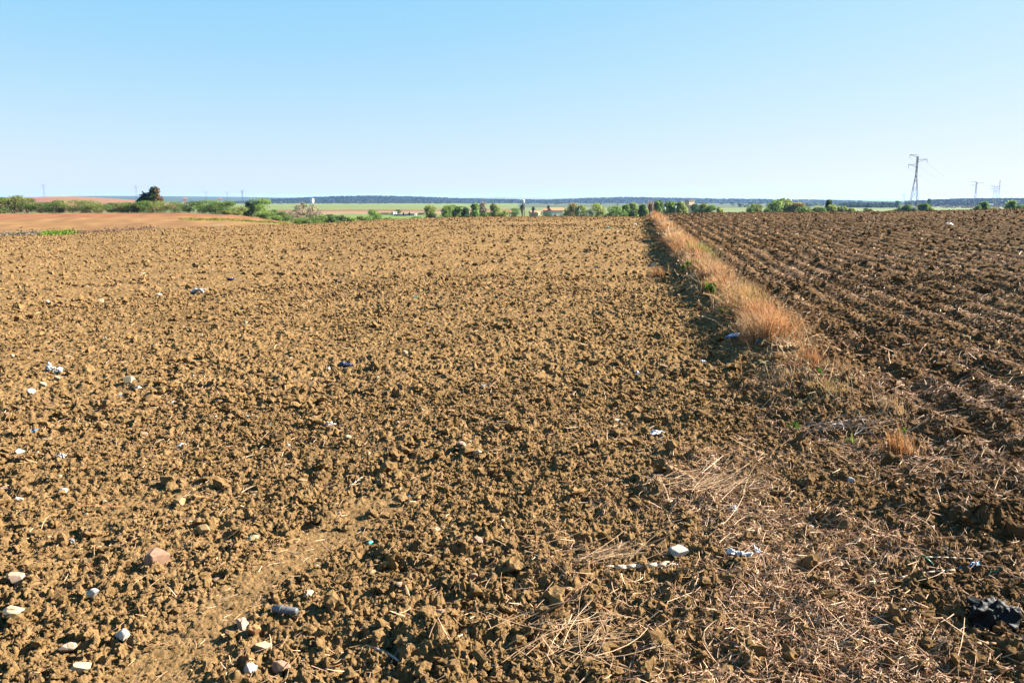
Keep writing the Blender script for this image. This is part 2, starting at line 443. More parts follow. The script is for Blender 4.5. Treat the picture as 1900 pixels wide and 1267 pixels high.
def blob(sub, seed, rough=.35, freq=1.6, cuts=0):
    g = np.random.default_rng(seed)
    V, F = ICO[sub]; V = V.copy()
    d = np.zeros(len(V))
    for o in range(3):
        for _ in range(5):
            k = g.normal(size=3) * freq * (2 ** o); d += rough * (0.55 ** o) * np.sin(V @ k + g.uniform(0, 6.28)) * .5
    V = V * (1 + d)[:, None]
    for _ in range(cuts):                                     # planar breaks of a stone
        n = g.normal(size=3); n /= np.linalg.norm(n); h = g.uniform(.45, .75)
        s = V @ n; m = s > h
        V[m] -= np.outer(s[m] - h, n)
    return V, F
def rotmats(n, g):
    q = g.normal(size=(n, 4)); q /= np.linalg.norm(q, axis=1)[:, None]
    w, x, y, z = q.T
    return np.stack([np.stack([1 - 2 * (y * y + z * z), 2 * (x * y - z * w), 2 * (x * z + y * w)], 1),
                     np.stack([2 * (x * y + z * w), 1 - 2 * (x * x + z * z), 2 * (y * z - x * w)], 1),
                     np.stack([2 * (x * z - y * w), 2 * (y * z + x * w), 1 - 2 * (x * x + y * y)], 1)], 1)
def scatter_clods():
    Vs, Fs, As, off = [], [], [], 0
    def batch(n, r0, r1, smin, smax, pw, sub, rough):
        nonlocal off
        th = rng.uniform(-.75, .75, n); r = np.sqrt(rng.uniform(r0 * r0, r1 * r1, n))
        x = r * np.sin(th); y = r * np.cos(th)
        keep = rng.uniform(0, 1, n) < (0.25 + 1.1 * np.clip(vnoise(x / .9, y / .9, 7) + .45, 0, 1)) * (1 - .93 * track_mask(x, y))
        x, y = x[keep], y[keep]; n = len(x)
        s = smin * (smax / smin) ** (rng.uniform(0, 1, n) ** pw)
        z = z_soil(x, y); right = right_mask(strip_t(x, y), np.hypot(x, y))
        R = rotmats(n, rng); sc = rng.uniform(.7, 1.25, (n, 3)) * s[:, None]
        var = rng.integers(0, 10, n)
        for k in range(10):
            V, F = blob(sub, 500 + k + 20 * sub, rough, 2.2)
            m = np.where(var == k)[0]
            if not len(m): continue
            P = np.einsum('nij,nvj->nvi', R[m], V[None] * sc[m][:, None, :])
            P[:, :, 2] *= .8
            P += np.stack([x[m], y[m], z[m] + s[m] * .32], 1)[:, None, :]
            Vs.append(P.reshape(-1, 3)); As.append(np.repeat(right[m], len(V)))
            Fs.append((F[None] + (np.arange(len(m)) * len(V))[:, None, None] + off).reshape(-1, 3)); off += len(m) * len(V)
    batch(90000, 2.0, 6.5, .003, .009, 1.3, 0, .6)
    batch(26000, 2.0, 7.0, .008, .02, 1.8, 1, .55)
    batch(2400, 2.0, 8.0, .018, .04, 2.0, 2, .6)
    batch(45000, 6.5, 16, .008, .028, 1.7, 0, .6)
    batch(3500, 6.5, 16, .02, .045, 1.7, 1, .6)
    batch(22000, 15, 40, .02, .06, 1.8, 0, .6)
    batch(52000, 38, 84, .025, .062, 1.7, 0, .6)
    o = put('soil_crumbs', mesh('soil_crumbs', np.concatenate(Vs), np.concatenate(Fs), SOIL, attrs={'rightfield': np.concatenate(As)}, smooth=False))
    tag(o, 'loose brown crumbs and clods of earth lying over the tilled field', 'soil clods', kind='stuff')
scatter_clods()

# ------------------------------------------------------------------ straw litter
def ribbons(P, w, col, flat=False):
    """P (n,k,3) paths, w (n,) half width -> three-sided tapering stalks"""
    n, k, _ = P.shape
    d = P[:, -1] - P[:, 0]; d /= np.linalg.norm(d, axis=1)[:, None] + 1e-9
    ref = rng.normal(size=(n, 3)); e1 = np.cross(d, ref); e1 /= np.linalg.norm(e1, axis=1)[:, None] + 1e-9
    e2 = np.cross(d, e1)
    taper = np.linspace(1, .55, k)[None, :, None]
    ring = []
    for j in range(3):
        a = 2 * math.pi * j / 3
        ring.append(P + (math.cos(a) * e1 + math.sin(a) * e2 * .7)[:, None, :] * (w[:, None, None] * taper))
    V = np.stack(ring, 2)                                   # n,k,3,3
    idx = np.arange(n * k * 3).reshape(n, k, 3)
    F = []
    for j in range(3):
        F.append(np.stack([idx[:, :-1, j], idx[:, :-1, (j + 1) % 3], idx[:, 1:, (j + 1) % 3], idx[:, 1:, j]], -1).reshape(-1, 4))
    cap = np.concatenate([idx[:, 0, ::-1], idx[:, -1, :]])
    cc = np.repeat(col, k * 3, axis=0)
    return V.reshape(-1, 3), np.concatenate(F), cap, cc
STRAWCOL = np.array([(.74, .44, .22), (.54, .29, .13), (.98, .69, .43), (.40, .185, .08), (.74, .45, .28), (.28, .135, .055)])
def litter_density(x, y):
    r = np.hypot(x, y); t = strip_t(x, y)
    nearband = sstep(-2.3, -1.0, t) * (1 - sstep(1.4, 3.0, t)) * (1 - sstep(3.9, 5.8, r))
    belt = .45 * np.exp(-((t - .0) / .45) ** 2) * (1 - sstep(8, 13, r))
    rightf = sstep(-.2, .8, t) * .55
    patch = np.clip(.55 + 1.8 * vnoise(x / .6, y / .6, 61), .08, 1.3)
    return np.clip(.035 + np.maximum(np.maximum(nearband * 1.0, belt), rightf), 0, 1) * patch
def lay_stalks(x, y, L, w, col, lift=.35, ang=None, k=4):
    n = len(x)
    ang = rng.uniform(0, 2 * math.pi, n) if ang is None else ang
    f = np.linspace(-.5, .5, k)
    bend = rng.normal(0, .06, n) * L
    px = x[:, None] + np.cos(ang)[:, None] * f * L[:, None] - np.sin(ang)[:, None] * (bend[:, None] * (1 - (2 * f) ** 2))
    py = y[:, None] + np.sin(ang)[:, None] * f * L[:, None] + np.cos(ang)[:, None] * (bend[:, None] * (1 - (2 * f) ** 2))
    zs = z_soil(px.ravel(), py.ravel()).reshape(px.shape)
    lin = zs[:, :1] + (zs[:, -1:] - zs[:, :1]) * (f + .5)
    over = np.maximum(0, (zs[:, 1:-1] - lin[:, 1:-1]).max(1, keepdims=True)) * .85
    z = lin + over + w[:, None] + .006 + np.abs(rng.normal(0, lift, n))[:, None] * L[:, None] * .55 * (f + .5)
    return ribbons(np.stack([px, py, z], 2), w, col)
def straw():
    out = []
    for n, r0, r1, l0, l1, w0 in ((400000, 2.0, 7.5, .010, .09, .0016), (5000, 2.0, 9, .10, .26, .0019), (150000, 7, 22, .025, .11, .0036), (50000, 20, 50, .05, .15, .007)):
        th = rng.uniform(-.72, .72, n); r = np.sqrt(rng.uniform(r0 * r0, r1 * r1, n))
        x = r * np.sin(th); y = r * np.cos(th)
        m = rng.uniform(0, 1, n) < litter_density(x, y)
        x, y = x[m], y[m]; k = len(x)
        L = l0 * (l1 / l0) ** rng.uniform(0, 1, k); w = w0 * rng.uniform(.6, 1.6, k)
        col = STRAWCOL[rng.integers(0, 6, k)] * rng.uniform(.75, 1.2, (k, 1))
        out.append(lay_stalks(x, y, L, w, col))
    off = 0; Vs, F4, F3, Cs = [], [], [], []
    for V, F, cap, cc in out:
        Vs.append(V); F4.append(F + off); F3.append(cap + off); Cs.append(cc); off += len(V)
    o = put('straw_litter', mesh('straw_litter', np.concatenate(Vs), [np.concatenate(F4), np.concatenate(F3)], STRAW, col=np.concatenate(Cs)))
    tag(o, 'broken pale straw and stubble scattered over the soil, thickest at lower right', 'straw', kind='stuff')
straw()

# ------------------------------------------------------------------ dry grass strip
def blades(x, y, z, h, w, col, lean=.35, k=4, wind=(-.15, 0)):
    n = len(x)
    a = rng.uniform(0, 2 * math.pi, n); ln = np.abs(rng.normal(0, lean, n)) * h
    f = np.linspace(0, 1, k)
    px = x[:, None] + (np.cos(a) * ln + wind[0] * h)[:, None] * f ** 1.8
    py = y[:, None] + (np.sin(a) * ln + wind[1] * h)[:, None] * f ** 1.8
    pz = z[:, None] + h[:, None] * (f - .25 * (ln / h)[:, None] * f ** 3)
    fa = rng.uniform(0, math.pi, n)
    wx = np.cos(fa) * w; wy = np.sin(fa) * w
    tp = np.array([1, .9, .65, .12])[:k] if k == 4 else np.linspace(1, .1, k)
    A = np.stack([px - wx[:, None] * tp, py - wy[:, None] * tp, pz], 2); B = np.stack([px + wx[:, None] * tp, py + wy[:, None] * tp, pz], 2)
    V = np.stack([A, B], 2)
    idx = np.arange(n * k * 2).reshape(n, k, 2)
    F = np.stack([idx[:, :-1, 0], idx[:, :-1, 1], idx[:, 1:, 1], idx[:, 1:, 0]], -1).reshape(-1, 4)
    return V.reshape(-1, 3), F, np.repeat(col, k * 2, axis=0)
def leaves(P, s, col, outward=None):
    n = len(P); nrm = rng.normal(size=(n, 3)) + (0 if outward is None else outward * .9); nrm /= np.linalg.norm(nrm, axis=1)[:, None]
    ref = rng.normal(size=(n, 3)); a = np.cross(nrm, ref); a /= np.linalg.norm(a, axis=1)[:, None] + 1e-9; b = np.cross(nrm, a)
    a = a * s[:, None]; b = b * s[:, None] * .65
    V = np.stack([P - a, P - b * .9, P + a * 1.1, P + b], 1).reshape(-1, 3)
    return V, np.arange(n * 4).reshape(n, 4), np.repeat(col, 4, axis=0)
GCOL = np.array([(.74, .37, .15), (.80, .47, .23), (.60, .25, .09), (.90, .62, .37), (.42, .165, .06), (.72, .40, .17)])
def grass_strip():
    P = SP[:9]; seg = np.linalg.norm(np.diff(P, axis=0), axis=1); sacc = np.concatenate([[0], np.cumsum(seg)])
    X, Y, HH, LX, LY, CC = [], [], [], [], [], []
    d = 0.0
    while d < sacc[-1]:
        x0 = float(np.interp(d, sacc, P[:, 0])); y0 = float(np.interp(d, sacc, P[:, 1])); r = math.hypot(x0, y0)
        vig = .55 + .9 * float(vnoise(np.array([d / 1.1]), np.array([3.3]), 71)[0]) + .35 * float(vnoise(np.array([d / .4]), np.array([8.3]), 72)[0])
        for _ in range(2 if r < 30 else 1):
            if random.random() > (.05 + 1.2 * vig) * (1 if r > 8.5 else .08): continue
            tx = x0 + random.gauss(0, .09 + .0010 * r); ty = y0 + random.uniform(-.15, .15)
            n = int(random.uniform(60, 210)); rad = random.uniform(.05, .15)
            h = random.uniform(.12, .37) * (.7 + .6 * vig)
            if r < 8.3: h *= .45
            a = rng.uniform(0, 6.28, n); q = np.sqrt(rng.uniform(0, 1, n)) * rad
            X.append(tx + np.cos(a) * q); Y.append(ty + np.sin(a) * q)
            ln = np.abs(rng.normal(.38, .28, n)) * (q / rad)
            gl = (random.gauss(-.12, .18), random.gauss(0, .15))
            LX.append(np.cos(a) * ln + gl[0]); LY.append(np.sin(a) * ln + gl[1])
            HH.append(h * rng.uniform(.35, 1.15, n))
            base = GCOL[random.randrange(6)] * random.uniform(.75, 1.15)
            if float(vnoise(np.array([d / 2.2]), np.array([5.5]), 75)[0]) > .12 and random.random() < .6: base = base * .4 + np.array((.40, .43, .12)) * .6
            CC.append(.6 * base + .4 * GCOL[rng.integers(0, 6, n)] * rng.uniform(.7, 1.2, (n, 1)))
        d += .045 + .003 * r
    X = np.concatenate(X); Y = np.concatenate(Y); h = np.concatenate(HH); lx = np.concatenate(LX); ly = np.concatenate(LY); col = np.concatenate(CC)
    n = len(X); k = 4; f = np.linspace(0, 1, k)
    px = X[:, None] + (lx * h)[:, None] * f ** 1.6 + rng.normal(0, .024, (n, k)) * f; py = Y[:, None] + (ly * h)[:, None] * f ** 1.6 + rng.normal(0, .024, (n, k)) * f
    pz = z_soil(X, Y)[:, None] - .01 + h[:, None] * (f - .22 * np.minimum(1.2, np.hypot(lx, ly))[:, None] * f ** 2.5)
    w = (.0013 + .00020 * np.hypot(X, Y)) * rng.uniform(.5, 1.4, n); fa = rng.uniform(0, math.pi, n)
    tp = np.array([.8, 1, .75, .15]); wx = np.cos(fa) * w; wy = np.sin(fa) * w
    A = np.stack([px - wx[:, None] * tp, py - wy[:, None] * tp, pz], 2); B = np.stack([px + wx[:, None] * tp, py + wy[:, None] * tp, pz], 2)
    V = np.stack([A, B], 2); idx = np.arange(n * k * 2).reshape(n, k, 2)
    F = np.stack([idx[:, :-1, 0], idx[:, :-1, 1], idx[:, 1:, 1], idx[:, 1:, 0]], -1).reshape(-1, 4)
    # coarser stems: bent over, broken, some upright with a seed head
    m = 2600; dd = sacc[-1] * rng.uniform(0, 1, m) ** .4
    sx = np.interp(dd, sacc, P[:, 0]) + rng.normal(-.03, .17, m); sy = np.interp(dd, sacc, P[:, 1]) + rng.normal(0, .1, m); sr = np.hypot(sx, sy)
    L = rng.uniform(.15, .5, m) * np.where(sr < 8.3, .6, 1); az = rng.uniform(0, 6.28, m); tilt = np.clip(rng.normal(.75, .5, m), 0, 1.5)
    kn = rng.uniform(.35, .8, m); t2 = np.clip(tilt + rng.normal(.5, .45, m), 0, 2.3); a2 = az + rng.normal(0, .5, m)
    b0 = np.stack([sx, sy, z_soil(sx, sy)], 1)
    b1 = b0 + (L * kn)[:, None] * np.stack([np.sin(tilt) * np.cos(az), np.sin(tilt) * np.sin(az), np.cos(tilt)], 1)
    b2 = b1 + (L * (1 - kn))[:, None] * np.stack([np.sin(t2) * np.cos(a2), np.sin(t2) * np.sin(a2), np.cos(t2)], 1)
    sc_ = np.array([(.95, .72, .46), (.55, .28, .12), (.30, .14, .06), (.85, .55, .28), (.70, .58, .30)])[rng.integers(0, 5, m)] * rng.uniform(.7, 1.1, (m, 1))
    V2, F2, cap2, c2 = ribbons(np.stack([b0, b1, b2], 1), .0016 + .00022 * sr, sc_)
    hd = rng.uniform(0, 1, m) < .3; V3, F3, c3 = leaves(b2[hd], (.010 + .0009 * sr)[hd], sc_[hd] * .8)
    o2 = n * k * 2; o3 = o2 + len(V2)
    mm = mesh('dry_grass', np.concatenate([V.reshape(-1, 3), V2, V3]), [np.concatenate([F, F2 + o2, F3 + o3]), cap2 + o2], GRASS, col=np.concatenate([np.repeat(col, k * 2, axis=0), c2, c3]))
    o = put('dry_grass', mm)
    tag(o, 'strip of tall dry orange grass between the two tilled fields', 'grass', kind='stuff')
grass_strip()

# ------------------------------------------------------------------ stones lying on the field
def on_soil(u, v): 
    x, y = hit(u, v); return x, y
def scale_at(x, y): return math.sqrt(x * x + y * y + CAM_H ** 2) / FPX      # metres per pixel there
PALE = {'cream': (.62, .50, .33), 'white': (.74, .70, .64), 'pink': (.60, .42, .31), 'brownpink': (.42, .25, .17), 'grey': (.34, .32, .32), 'tan': (.48, .32, .16),
        'greywhite': (.56, .54, .52), 'orange': (.50, .26, .11), 'yellow': (.66, .56, .32)}
def stone(u, v, px, colr, label, group=None, asp=.62, flat=.66, cuts=5, sink=.14, name='stone', cat='stone'):
    x, y = on_soil(u, v); s = px * scale_at(x, y) / 2
    sd = int(u * 7 + v * 13)
    V, F = blob(3 if px > 13 else 2, sd, .22, 1.2, cuts)
    g = np.random.default_rng(sd)
    V = V * np.array([1, .8, flat]); a = g.uniform(-.5, .5)
    V[:, :2] = V[:, :2] @ np.array([[math.cos(a), math.sin(a)], [-math.sin(a), math.cos(a)]])
    V = V / np.abs(V[:, 0]).max() * s
    z = float(z_soil(x, y)[0]); 
    ring = z_soil(x + s * .8 * np.cos(np.arange(8) * .785), y + s * .8 * np.sin(np.arange(8) * .785))
    z = max(z, float(np.percentile(ring, 65)))
    hgt = V[:, 2].max()
    c = np.array(PALE[colr]); nz = vnoise(V[:, 0] / s * 2.5 + sd, V[:, 1] / s * 2.5 + V[:, 2] / s, 9)[:, None]
    col = np.clip(c * .72 * np.array((1.05, 1, .92)) * (1 + .35 * nz), 0, .85)
    low = sstep(-.2, -.9, V[:, 2] / (hgt + 1e-6))[:, None]
    col = col * (1 - .6 * low) + np.array((.25, .15, .06)) * .6 * low       # earth clinging to the buried side
    o = put(name, mesh(name, V, F, STONE, col=col, smooth=False), None, (x, y, z + hgt * (1 - 2 * sink) * .9))
    return tag(o, label, cat, group)
ST = [(34, 1077, 38, 'pink', 'blocky pale pink stone at the far left edge, the largest stone there'),
      (22, 1143, 36, 'cream', 'rounded cream stone in the lower left corner below the blocky pink one'),
      (172, 1106, 23, 'white', 'knobbly whitish stone standing upright right of the blocky pink stone'),
      (205, 1184, 22, 'cream', 'cream half of a pair of touching stones at lower left'),
      (229, 1184, 25, 'white', 'white half of a pair of touching stones at lower left'),
      (291, 1045, 40, 'brownpink', 'flat pinkish brown slab stone with dark shade under its left side'),
      (450, 1157, 27, 'pink', 'round dusty pink stone left of the dark grey tube'),
      (125, 1202, 25, 'pink', 'flat pale pink stone below and left of the paired stones'),
      (156, 1157, 14, 'pink', 'small rosy stone just below the knobbly whitish stone'),
      (152, 1248, 30, 'cream', 'cream stone close to the bottom edge at lower left'),
      (35, 927, 12, 'white', 'small white stone at the left edge above the blocky pink stone'),
      (119, 911, 19, 'greywhite', 'whitish flat stone left of centre above the grey purple pebble'),
      (133, 1002, 18, 'grey', 'grey purple pebble in smooth soil at left'),
      (376, 987, 28, 'tan', 'angular tan stone lying in dark clods right of the smooth soil'),
      (334, 930, 26, 'tan', 'pointed tan lump of stone above the angular tan stone'),
      (472, 998, 24, 'yellow', 'pale yellow stone with straws sticking up behind it'),
      (402, 1072, 13, 'pink', 'small pink stone at the edge of the smooth wheel track'),
      (466, 1242, 24, 'white', 'long white stone near the bottom edge left of the flat dusty pink one'),
      (470, 1173, 26, 'orange', 'orange brown stone below the round dusty pink stone'),
      (573, 1102, 21, 'cream', 'cream stone above the dark grey tube, in front of a big clod'),
      (487, 1200, 33, 'cream', 'broad cream stone below the dark grey tube'),
      (519, 1234, 34, 'brownpink', 'flat dusty pink stone at the bottom beside the broad cream stone'),
      (821, 1157, 23, 'pink', 'pale pink stone right of the largest clod in the bottom middle'),
      (879, 1075, 25, 'brownpink', 'brownish pink block of stone in the bottom middle with shaded left face'),
      (886, 1000, 21, 'pink', 'pinkish cream stone above the brownish pink block'),
      (811, 977, 13, 'cream', 'small pale stone in the middle foreground left of the pinkish cream one'),
      (785, 1239, 19, 'cream', 'round cream stone at the bottom edge below the largest clod'),
      (689, 1058, 19, 'tan', 'tan stone below the turquoise plastic scrap'),
      (742, 1091, 15, 'pink', 'pale pink chip of stone in a dark hollow in the bottom middle'),
      (1261, 1027, 40, 'greywhite', 'large grey white rounded stone left of the crumpled white plastic'),
      (1469, 1150, 22, 'tan', 'tan stone half under straw at lower right'),
      (1581, 889, 13, 'white', 'small white stone among dark clods at right'),
      (61, 731, 19, 'greywhite', 'oval greyish stone at left below the two crumpled white bags'),
      (82, 718, 17, 'cream', 'flat cream stone between the oval greyish stone and the white bags'),
      (108, 704, 14, 'cream', 'cream stone directly under the two crumpled white bags'),
      (238, 711, 20, 'cream', 'angular cream stone standing alone right of the white bags'),
      (257, 722, 14, 'white', 'flat white stone at the foot of the angular cream stone'),
      (224, 735, 13, 'white', 'whitish stone below and left of the angular cream stone'),
      (38, 837, 14, 'white', 'white stone near the left edge, left of a larger white scrap'),
      (69, 842, 14, 'cream', 'cream stone between two white pieces near the left edge'),
      (267, 807, 17, 'pink', 'pinkish stone above the long white flat scrap at left'),
      (750, 659, 14, 'cream', 'cream angular stone in the middle of the field, right of the navy scrap'),
      (884, 839, 21, 'cream', 'cream stone in the middle foreground, right of a larger pale one'),
      (858, 826, 22, 'pink', 'pale pink stone in the middle foreground next to a cream one'),
      (645, 811, 13, 'cream', 'cream stone right of the dusty plastic film in mid field'),
      (1144, 778, 13, 'white', 'white upright stone left of the flat white scrap in mid field')]
for u, v, px, c, lb in ST: stone(u, v, px, c, lb)
PB = [(106, 995), (112, 881), (193, 920), (448, 936), (426, 1171), (471, 910), (628, 943), (1064, 1123), (1092, 1105), (934, 968), (1134, 1194), (36, 768), (194, 631), (348, 614), (374, 624), (22, 658),
      (379, 856), (187, 557), (87, 561), (684, 835), (739, 788), (534, 823), (1106, 499), (1145, 430), (297, 548), (515, 642), (700, 700), (455, 600), (570, 652), (610, 690), (505, 720), (360, 700), (320, 745), (400, 770), (440, 835), (590, 880), (250, 850), (90, 880), (205, 880), (160, 950)]
for i, (u, v) in enumerate(PB):
    stone(u, v, random.choice((7, 8, 9, 10)), random.choice(('cream', 'white', 'cream', 'pink')), 'small pale pebble half sunk among the brown clods of the left field', 'small pebbles in the left field', name='pebble', cat='pebble')

# ------------------------------------------------------------------ litter
def crumple(u, v, px, pxh, mat, label, cat, name, seed=1, rough=.5, sub=3, sink=.2, freq=2.0, deep=.7, group=None):
    x, y = on_soil(u, v); s = px * scale_at(x, y) / 2; hz = pxh * scale_at(x, y) / 2
    V, F = blob(min(4, sub + 1), seed, rough * .45, freq)
    g = np.random.default_rng(seed)
    for _ in range(9):                                        # folds
        n = g.normal(size=3); n /= np.linalg.norm(n)
        V *= (1 + .11 * (1 - 2 * np.abs(np.sin(g.uniform(2, 5.5) * (V @ n) + g.uniform(0, 6)))))[:, None]
    V = V / np.abs(V).max(0) * np.array([s, s * deep, hz])
    gx = z_soil(x + V[:, 0], y + V[:, 1])
    z = float(np.median(gx))
    V[:, 2] += (gx - z) * .5
    o = put(name, mesh(name, V, F, mat, smooth=True), None, (x, y, z + hz * (1 - 2 * sink)))
    return tag(o, label, cat, group)
crumple(1845, 1142, 96, 56, BPLAST, 'large crumpled black plastic bag on straw at the lower right edge', 'plastic bag', 'plastic_bag', 3, .4, 3, .28, 1.6)
crumple(1366, 1030, 52, 24, WPLAST, 'crumpled white plastic wrapper on straw right of the grey white stone', 'wrapper', 'plastic_wrapper', 5, .6)
crumple(1404, 1024, 22, 20, WPLAST, 'torn white wrapper end beside the larger crumpled white wrapper', 'wrapper', 'plastic_wrapper', 6, .6)
crumple(1362, 942, 22, 12, WPLAST, 'small white crumpled scrap beside the straw heap', 'scrap', 'plastic_scrap', 7, .6)
crumple(94, 690, 20, 19, WPLAST, 'larger of two crumpled white bags lying together at left', 'plastic bag', 'plastic_bag', 8, .35)
crumple(108, 692, 16, 14, WPLAST, 'smaller of two crumpled white bags lying together at left', 'plastic bag', 'plastic_bag', 9, .35)
crumple(371, 541, 32, 12, WPLAST, 'white torn plastic bag far out on the left field', 'plastic bag', 'plastic_bag', 10, .7)
crumple(429, 520, 20, 7, NPLAST, 'dark navy scrap behind and right of the far white bag', 'scrap', 'plastic_scrap', 11, .6)
crumple(622, 522, 18, 9, BPLAST, 'black plastic lump on the left field in mid distance', 'plastic bag', 'plastic_bag', 12, .4)
crumple(642, 681, 36, 9, NPLAST, 'long thin navy scrap in the middle of the left field', 'scrap', 'plastic_scrap', 13, .7)
crumple(917, 486, 11, 8, WPLAST, 'white scrap far out on the middle of the field', 'scrap', 'plastic_scrap', 14)
crumple(1128, 424, 9, 6, GPLAST, 'green plastic piece far off near the crest', 'scrap', 'plastic_scrap', 15, .3)
crumple(1178, 417, 10, 4, WPLAST, 'white flat piece near the crest beside the grass strip', 'scrap', 'plastic_scrap', 16, .2)
crumple(1761, 417, 13, 5, WPLAST, 'whitish scrap alone far out on the right field', 'scrap', 'plastic_scrap', 17, .3)
crumple(1188, 692, 20, 9, WPLAST, 'white torn scrap left of the end of the grass strip', 'scrap', 'plastic_scrap', 18, .6)
crumple(897, 720, 13, 8, WPLAST, 'small white scrap in the middle of the field', 'scrap', 'plastic_scrap', 19, .5)
crumple(1216, 800, 40, 12, WPLAST, 'wide flat white scrap on the soil right of the upright white stone', 'scrap', 'plastic_scrap', 20, .4)
crumple(1112, 800, 10, 6, BLPLAST, 'blue fleck of plastic left of the wide flat white scrap', 'scrap', 'plastic_scrap', 21, .4, 2)
crumple(114, 846, 22, 11, WPLAST, 'white crumpled scrap near the left edge beside a cream stone', 'scrap', 'plastic_scrap', 22, .6)
crumple(58, 801, 20, 6, BLPLAST, 'thin blue and white scrap near the left edge', 'scrap', 'plastic_scrap', 23, .4)
crumple(335, 820, 28, 6, WPLAST, 'long white flat scrap at left with straw', 'scrap', 'plastic_scrap', 24, .4)
crumple(466, 769, 22, 9, FILM, 'pale dusty scrap in the left middle of the field', 'scrap', 'plastic_scrap', 25, .5)
crumple(610, 785, 28, 10, FILM, 'dusty translucent plastic film lying under a big dark clod', 'plastic film', 'plastic_film', 26, .5)
crumple(501, 782, 9, 6, TPLAST, 'tiny turquoise fleck right of the pale dusty scrap', 'scrap', 'plastic_scrap', 27, .3, 2)
crumple(814, 719, 16, 6, WPLAST, 'flat whitish scrap left of a smaller white one in mid field', 'scrap', 'plastic_scrap', 28, .4, 2)
crumple(757, 907, 14, 6, BLPLAST, 'pale blue fleck in the middle foreground', 'scrap', 'plastic_scrap', 29, .4, 2)
crumple(1303, 665, 16, 7, WPLAST, 'white and blue scrap left of the end of the grass strip', 'scrap', 'plastic_scrap', 30, .5)
crumple(1406, 651, 12, 8, BLPLAST, 'blue scrap at the foot of the orange grass', 'scrap', 'plastic_scrap', 31, .5, 2)
crumple(1366, 717, 9, 8, WPLAST, 'small pale scrap below the end of the grass strip', 'scrap', 'plastic_scrap', 32, .4, 2)
crumple(1211, 489, 9, 5, WPLAST, 'white scrap in the shaded furrow beside the far grass', 'scrap', 'plastic_scrap', 33, .4, 2)
crumple(1747, 1029, 30, 12, BPLAST, 'small black plastic scrap above the black bag', 'scrap', 'plastic_scrap', 34, .5)
crumple(1780, 1046, 14, 9, BLPLAST, 'left of two blue scraps in straw above the black bag', 'scrap', 'plastic_scrap', 35, .5, 2)
crumple(1806, 1049, 20, 10, BLPLAST, 'right of two blue scraps in straw above the black bag', 'scrap', 'plastic_scrap', 36, .5, 2)
crumple(1525, 1177, 28, 13, BPLAST, 'black plastic scrap on straw at lower right, left of the black bag', 'scrap', 'plastic_scrap', 37, .5)
crumple(1503, 976, 26, 9, GRPLAST, 'grey torn film on straw right of centre', 'plastic film', 'plastic_film', 38, .6)
crumple(1471, 1064, 10, 6, GPLAST, 'tiny green fleck in straw below the torn white wrapper', 'scrap', 'plastic_scrap', 39, .4, 2)
crumple(313, 671, 14, 6, GRPLAST, 'dark grey scrap on the left field behind the angular cream stone', 'scrap', 'plastic_scrap', 40, .5, 2)
crumple(770, 550, 10, 4, TPLAST, 'pale turquoise speck far out in mid field', 'scrap', 'plastic_scrap', 41, .3, 2)

def lying_tube(u, v, L_px, r_px, ang, mat, label, cat, name, prof, ringmat=None, rings=()):
    x, y = on_soil(u, v); sc = scale_at(x, y); L = L_px * sc; r = r_px * sc
    z = float(z_soil(x + np.linspace(-L / 2, L / 2, 9) * math.cos(ang), y + np.linspace(-L / 2, L / 2, 9) * math.sin(ang)).max())
    root = empty(name, (x, y, z), ang); tag(root, label, cat)
    b = MB(); b.lathe([(r * a, L * (f - .5)) for a, f in prof], n=16)
    b.build('tube_body', mat, root, True, (0, 0, r * .75), (0, math.pi / 2 - .05, 0))
    for f, ra, wd in rings:
        b = MB(); b.lathe([(0, -wd * L / 2), (r * ra, -wd * L / 2), (r * ra, wd * L / 2), (0, wd * L / 2)], n=16)
        b.build('collar', ringmat or mat, root, False, (L * (f - .5), 0, r * .75 + .05 * L * -(f - .5)), (0, math.pi / 2 - .05, 0))
    return root
lying_tube(530, 1139, 46, 7, -.28, GRPLAST, 'dark grey plastic tube with a raised collar lying on clods at lower left', 'tube', 'plastic_tube', [(0, 0), (.95, 0), (.95, .33), (1.0, .36), (.93, .40), (.9, .95), (.6, 1), (0, 1)], rings=((.33, 1.1, .06), (.62, 1.05, .05)))
lying_tube(686, 997, 13, 3.2, 1.0, TPLAST, 'small turquoise plastic tube on the soil in the middle foreground', 'tube', 'plastic_tube', [(0, 0), (1, 0), (1, 1), (0, 1)], rings=((.8, 1.12, .12),))
lying_tube(1359, 634, 34, 4.6, .5, BLPLAST, 'blue plastic bottle with pale cap lying beside the grass strip', 'bottle', 'plastic_bottle', [(0, 0), (.35, 0), (.7, .25), (1, .55), (1, .85), (.8, .93), (0, .93)], WPLAST, ((.95, .75, .1),))

def twine(u, v, pts, rad, mat, label, cat, name):
    x, y = on_soil(u, v); sc = scale_at(x, y)
    b = MB(); Q = []
    for a, c in pts:
        px, py = x + a * sc, y + c * sc; Q.append((px - x, py - y, float(z_soil(px, py)[0])))
    z0 = float(z_soil(x, y)[0])
    for p, q in zip(Q[:-1], Q[1:]): b.bar((p[0], p[1], p[2] - z0 + .006), (q[0], q[1], q[2] - z0 + .006), rad, n=6)
    return tag(b.build(name, mat, None, True, (x, y, z0)), label, cat)
twine(1708, 1036, [(-16, 8), (-6, 2), (3, -3), (14, -16), (20, -22)], .003, GPLAST, 'green twine on straw left of the blue scraps', 'twine', 'plastic_twine')
twine(1843, 1056, [(-10, -2), (-2, 1), (6, -1), (14, 6)], .003, GPLAST, 'green twine on straw right of the blue scraps', 'twine', 'plastic_twine')

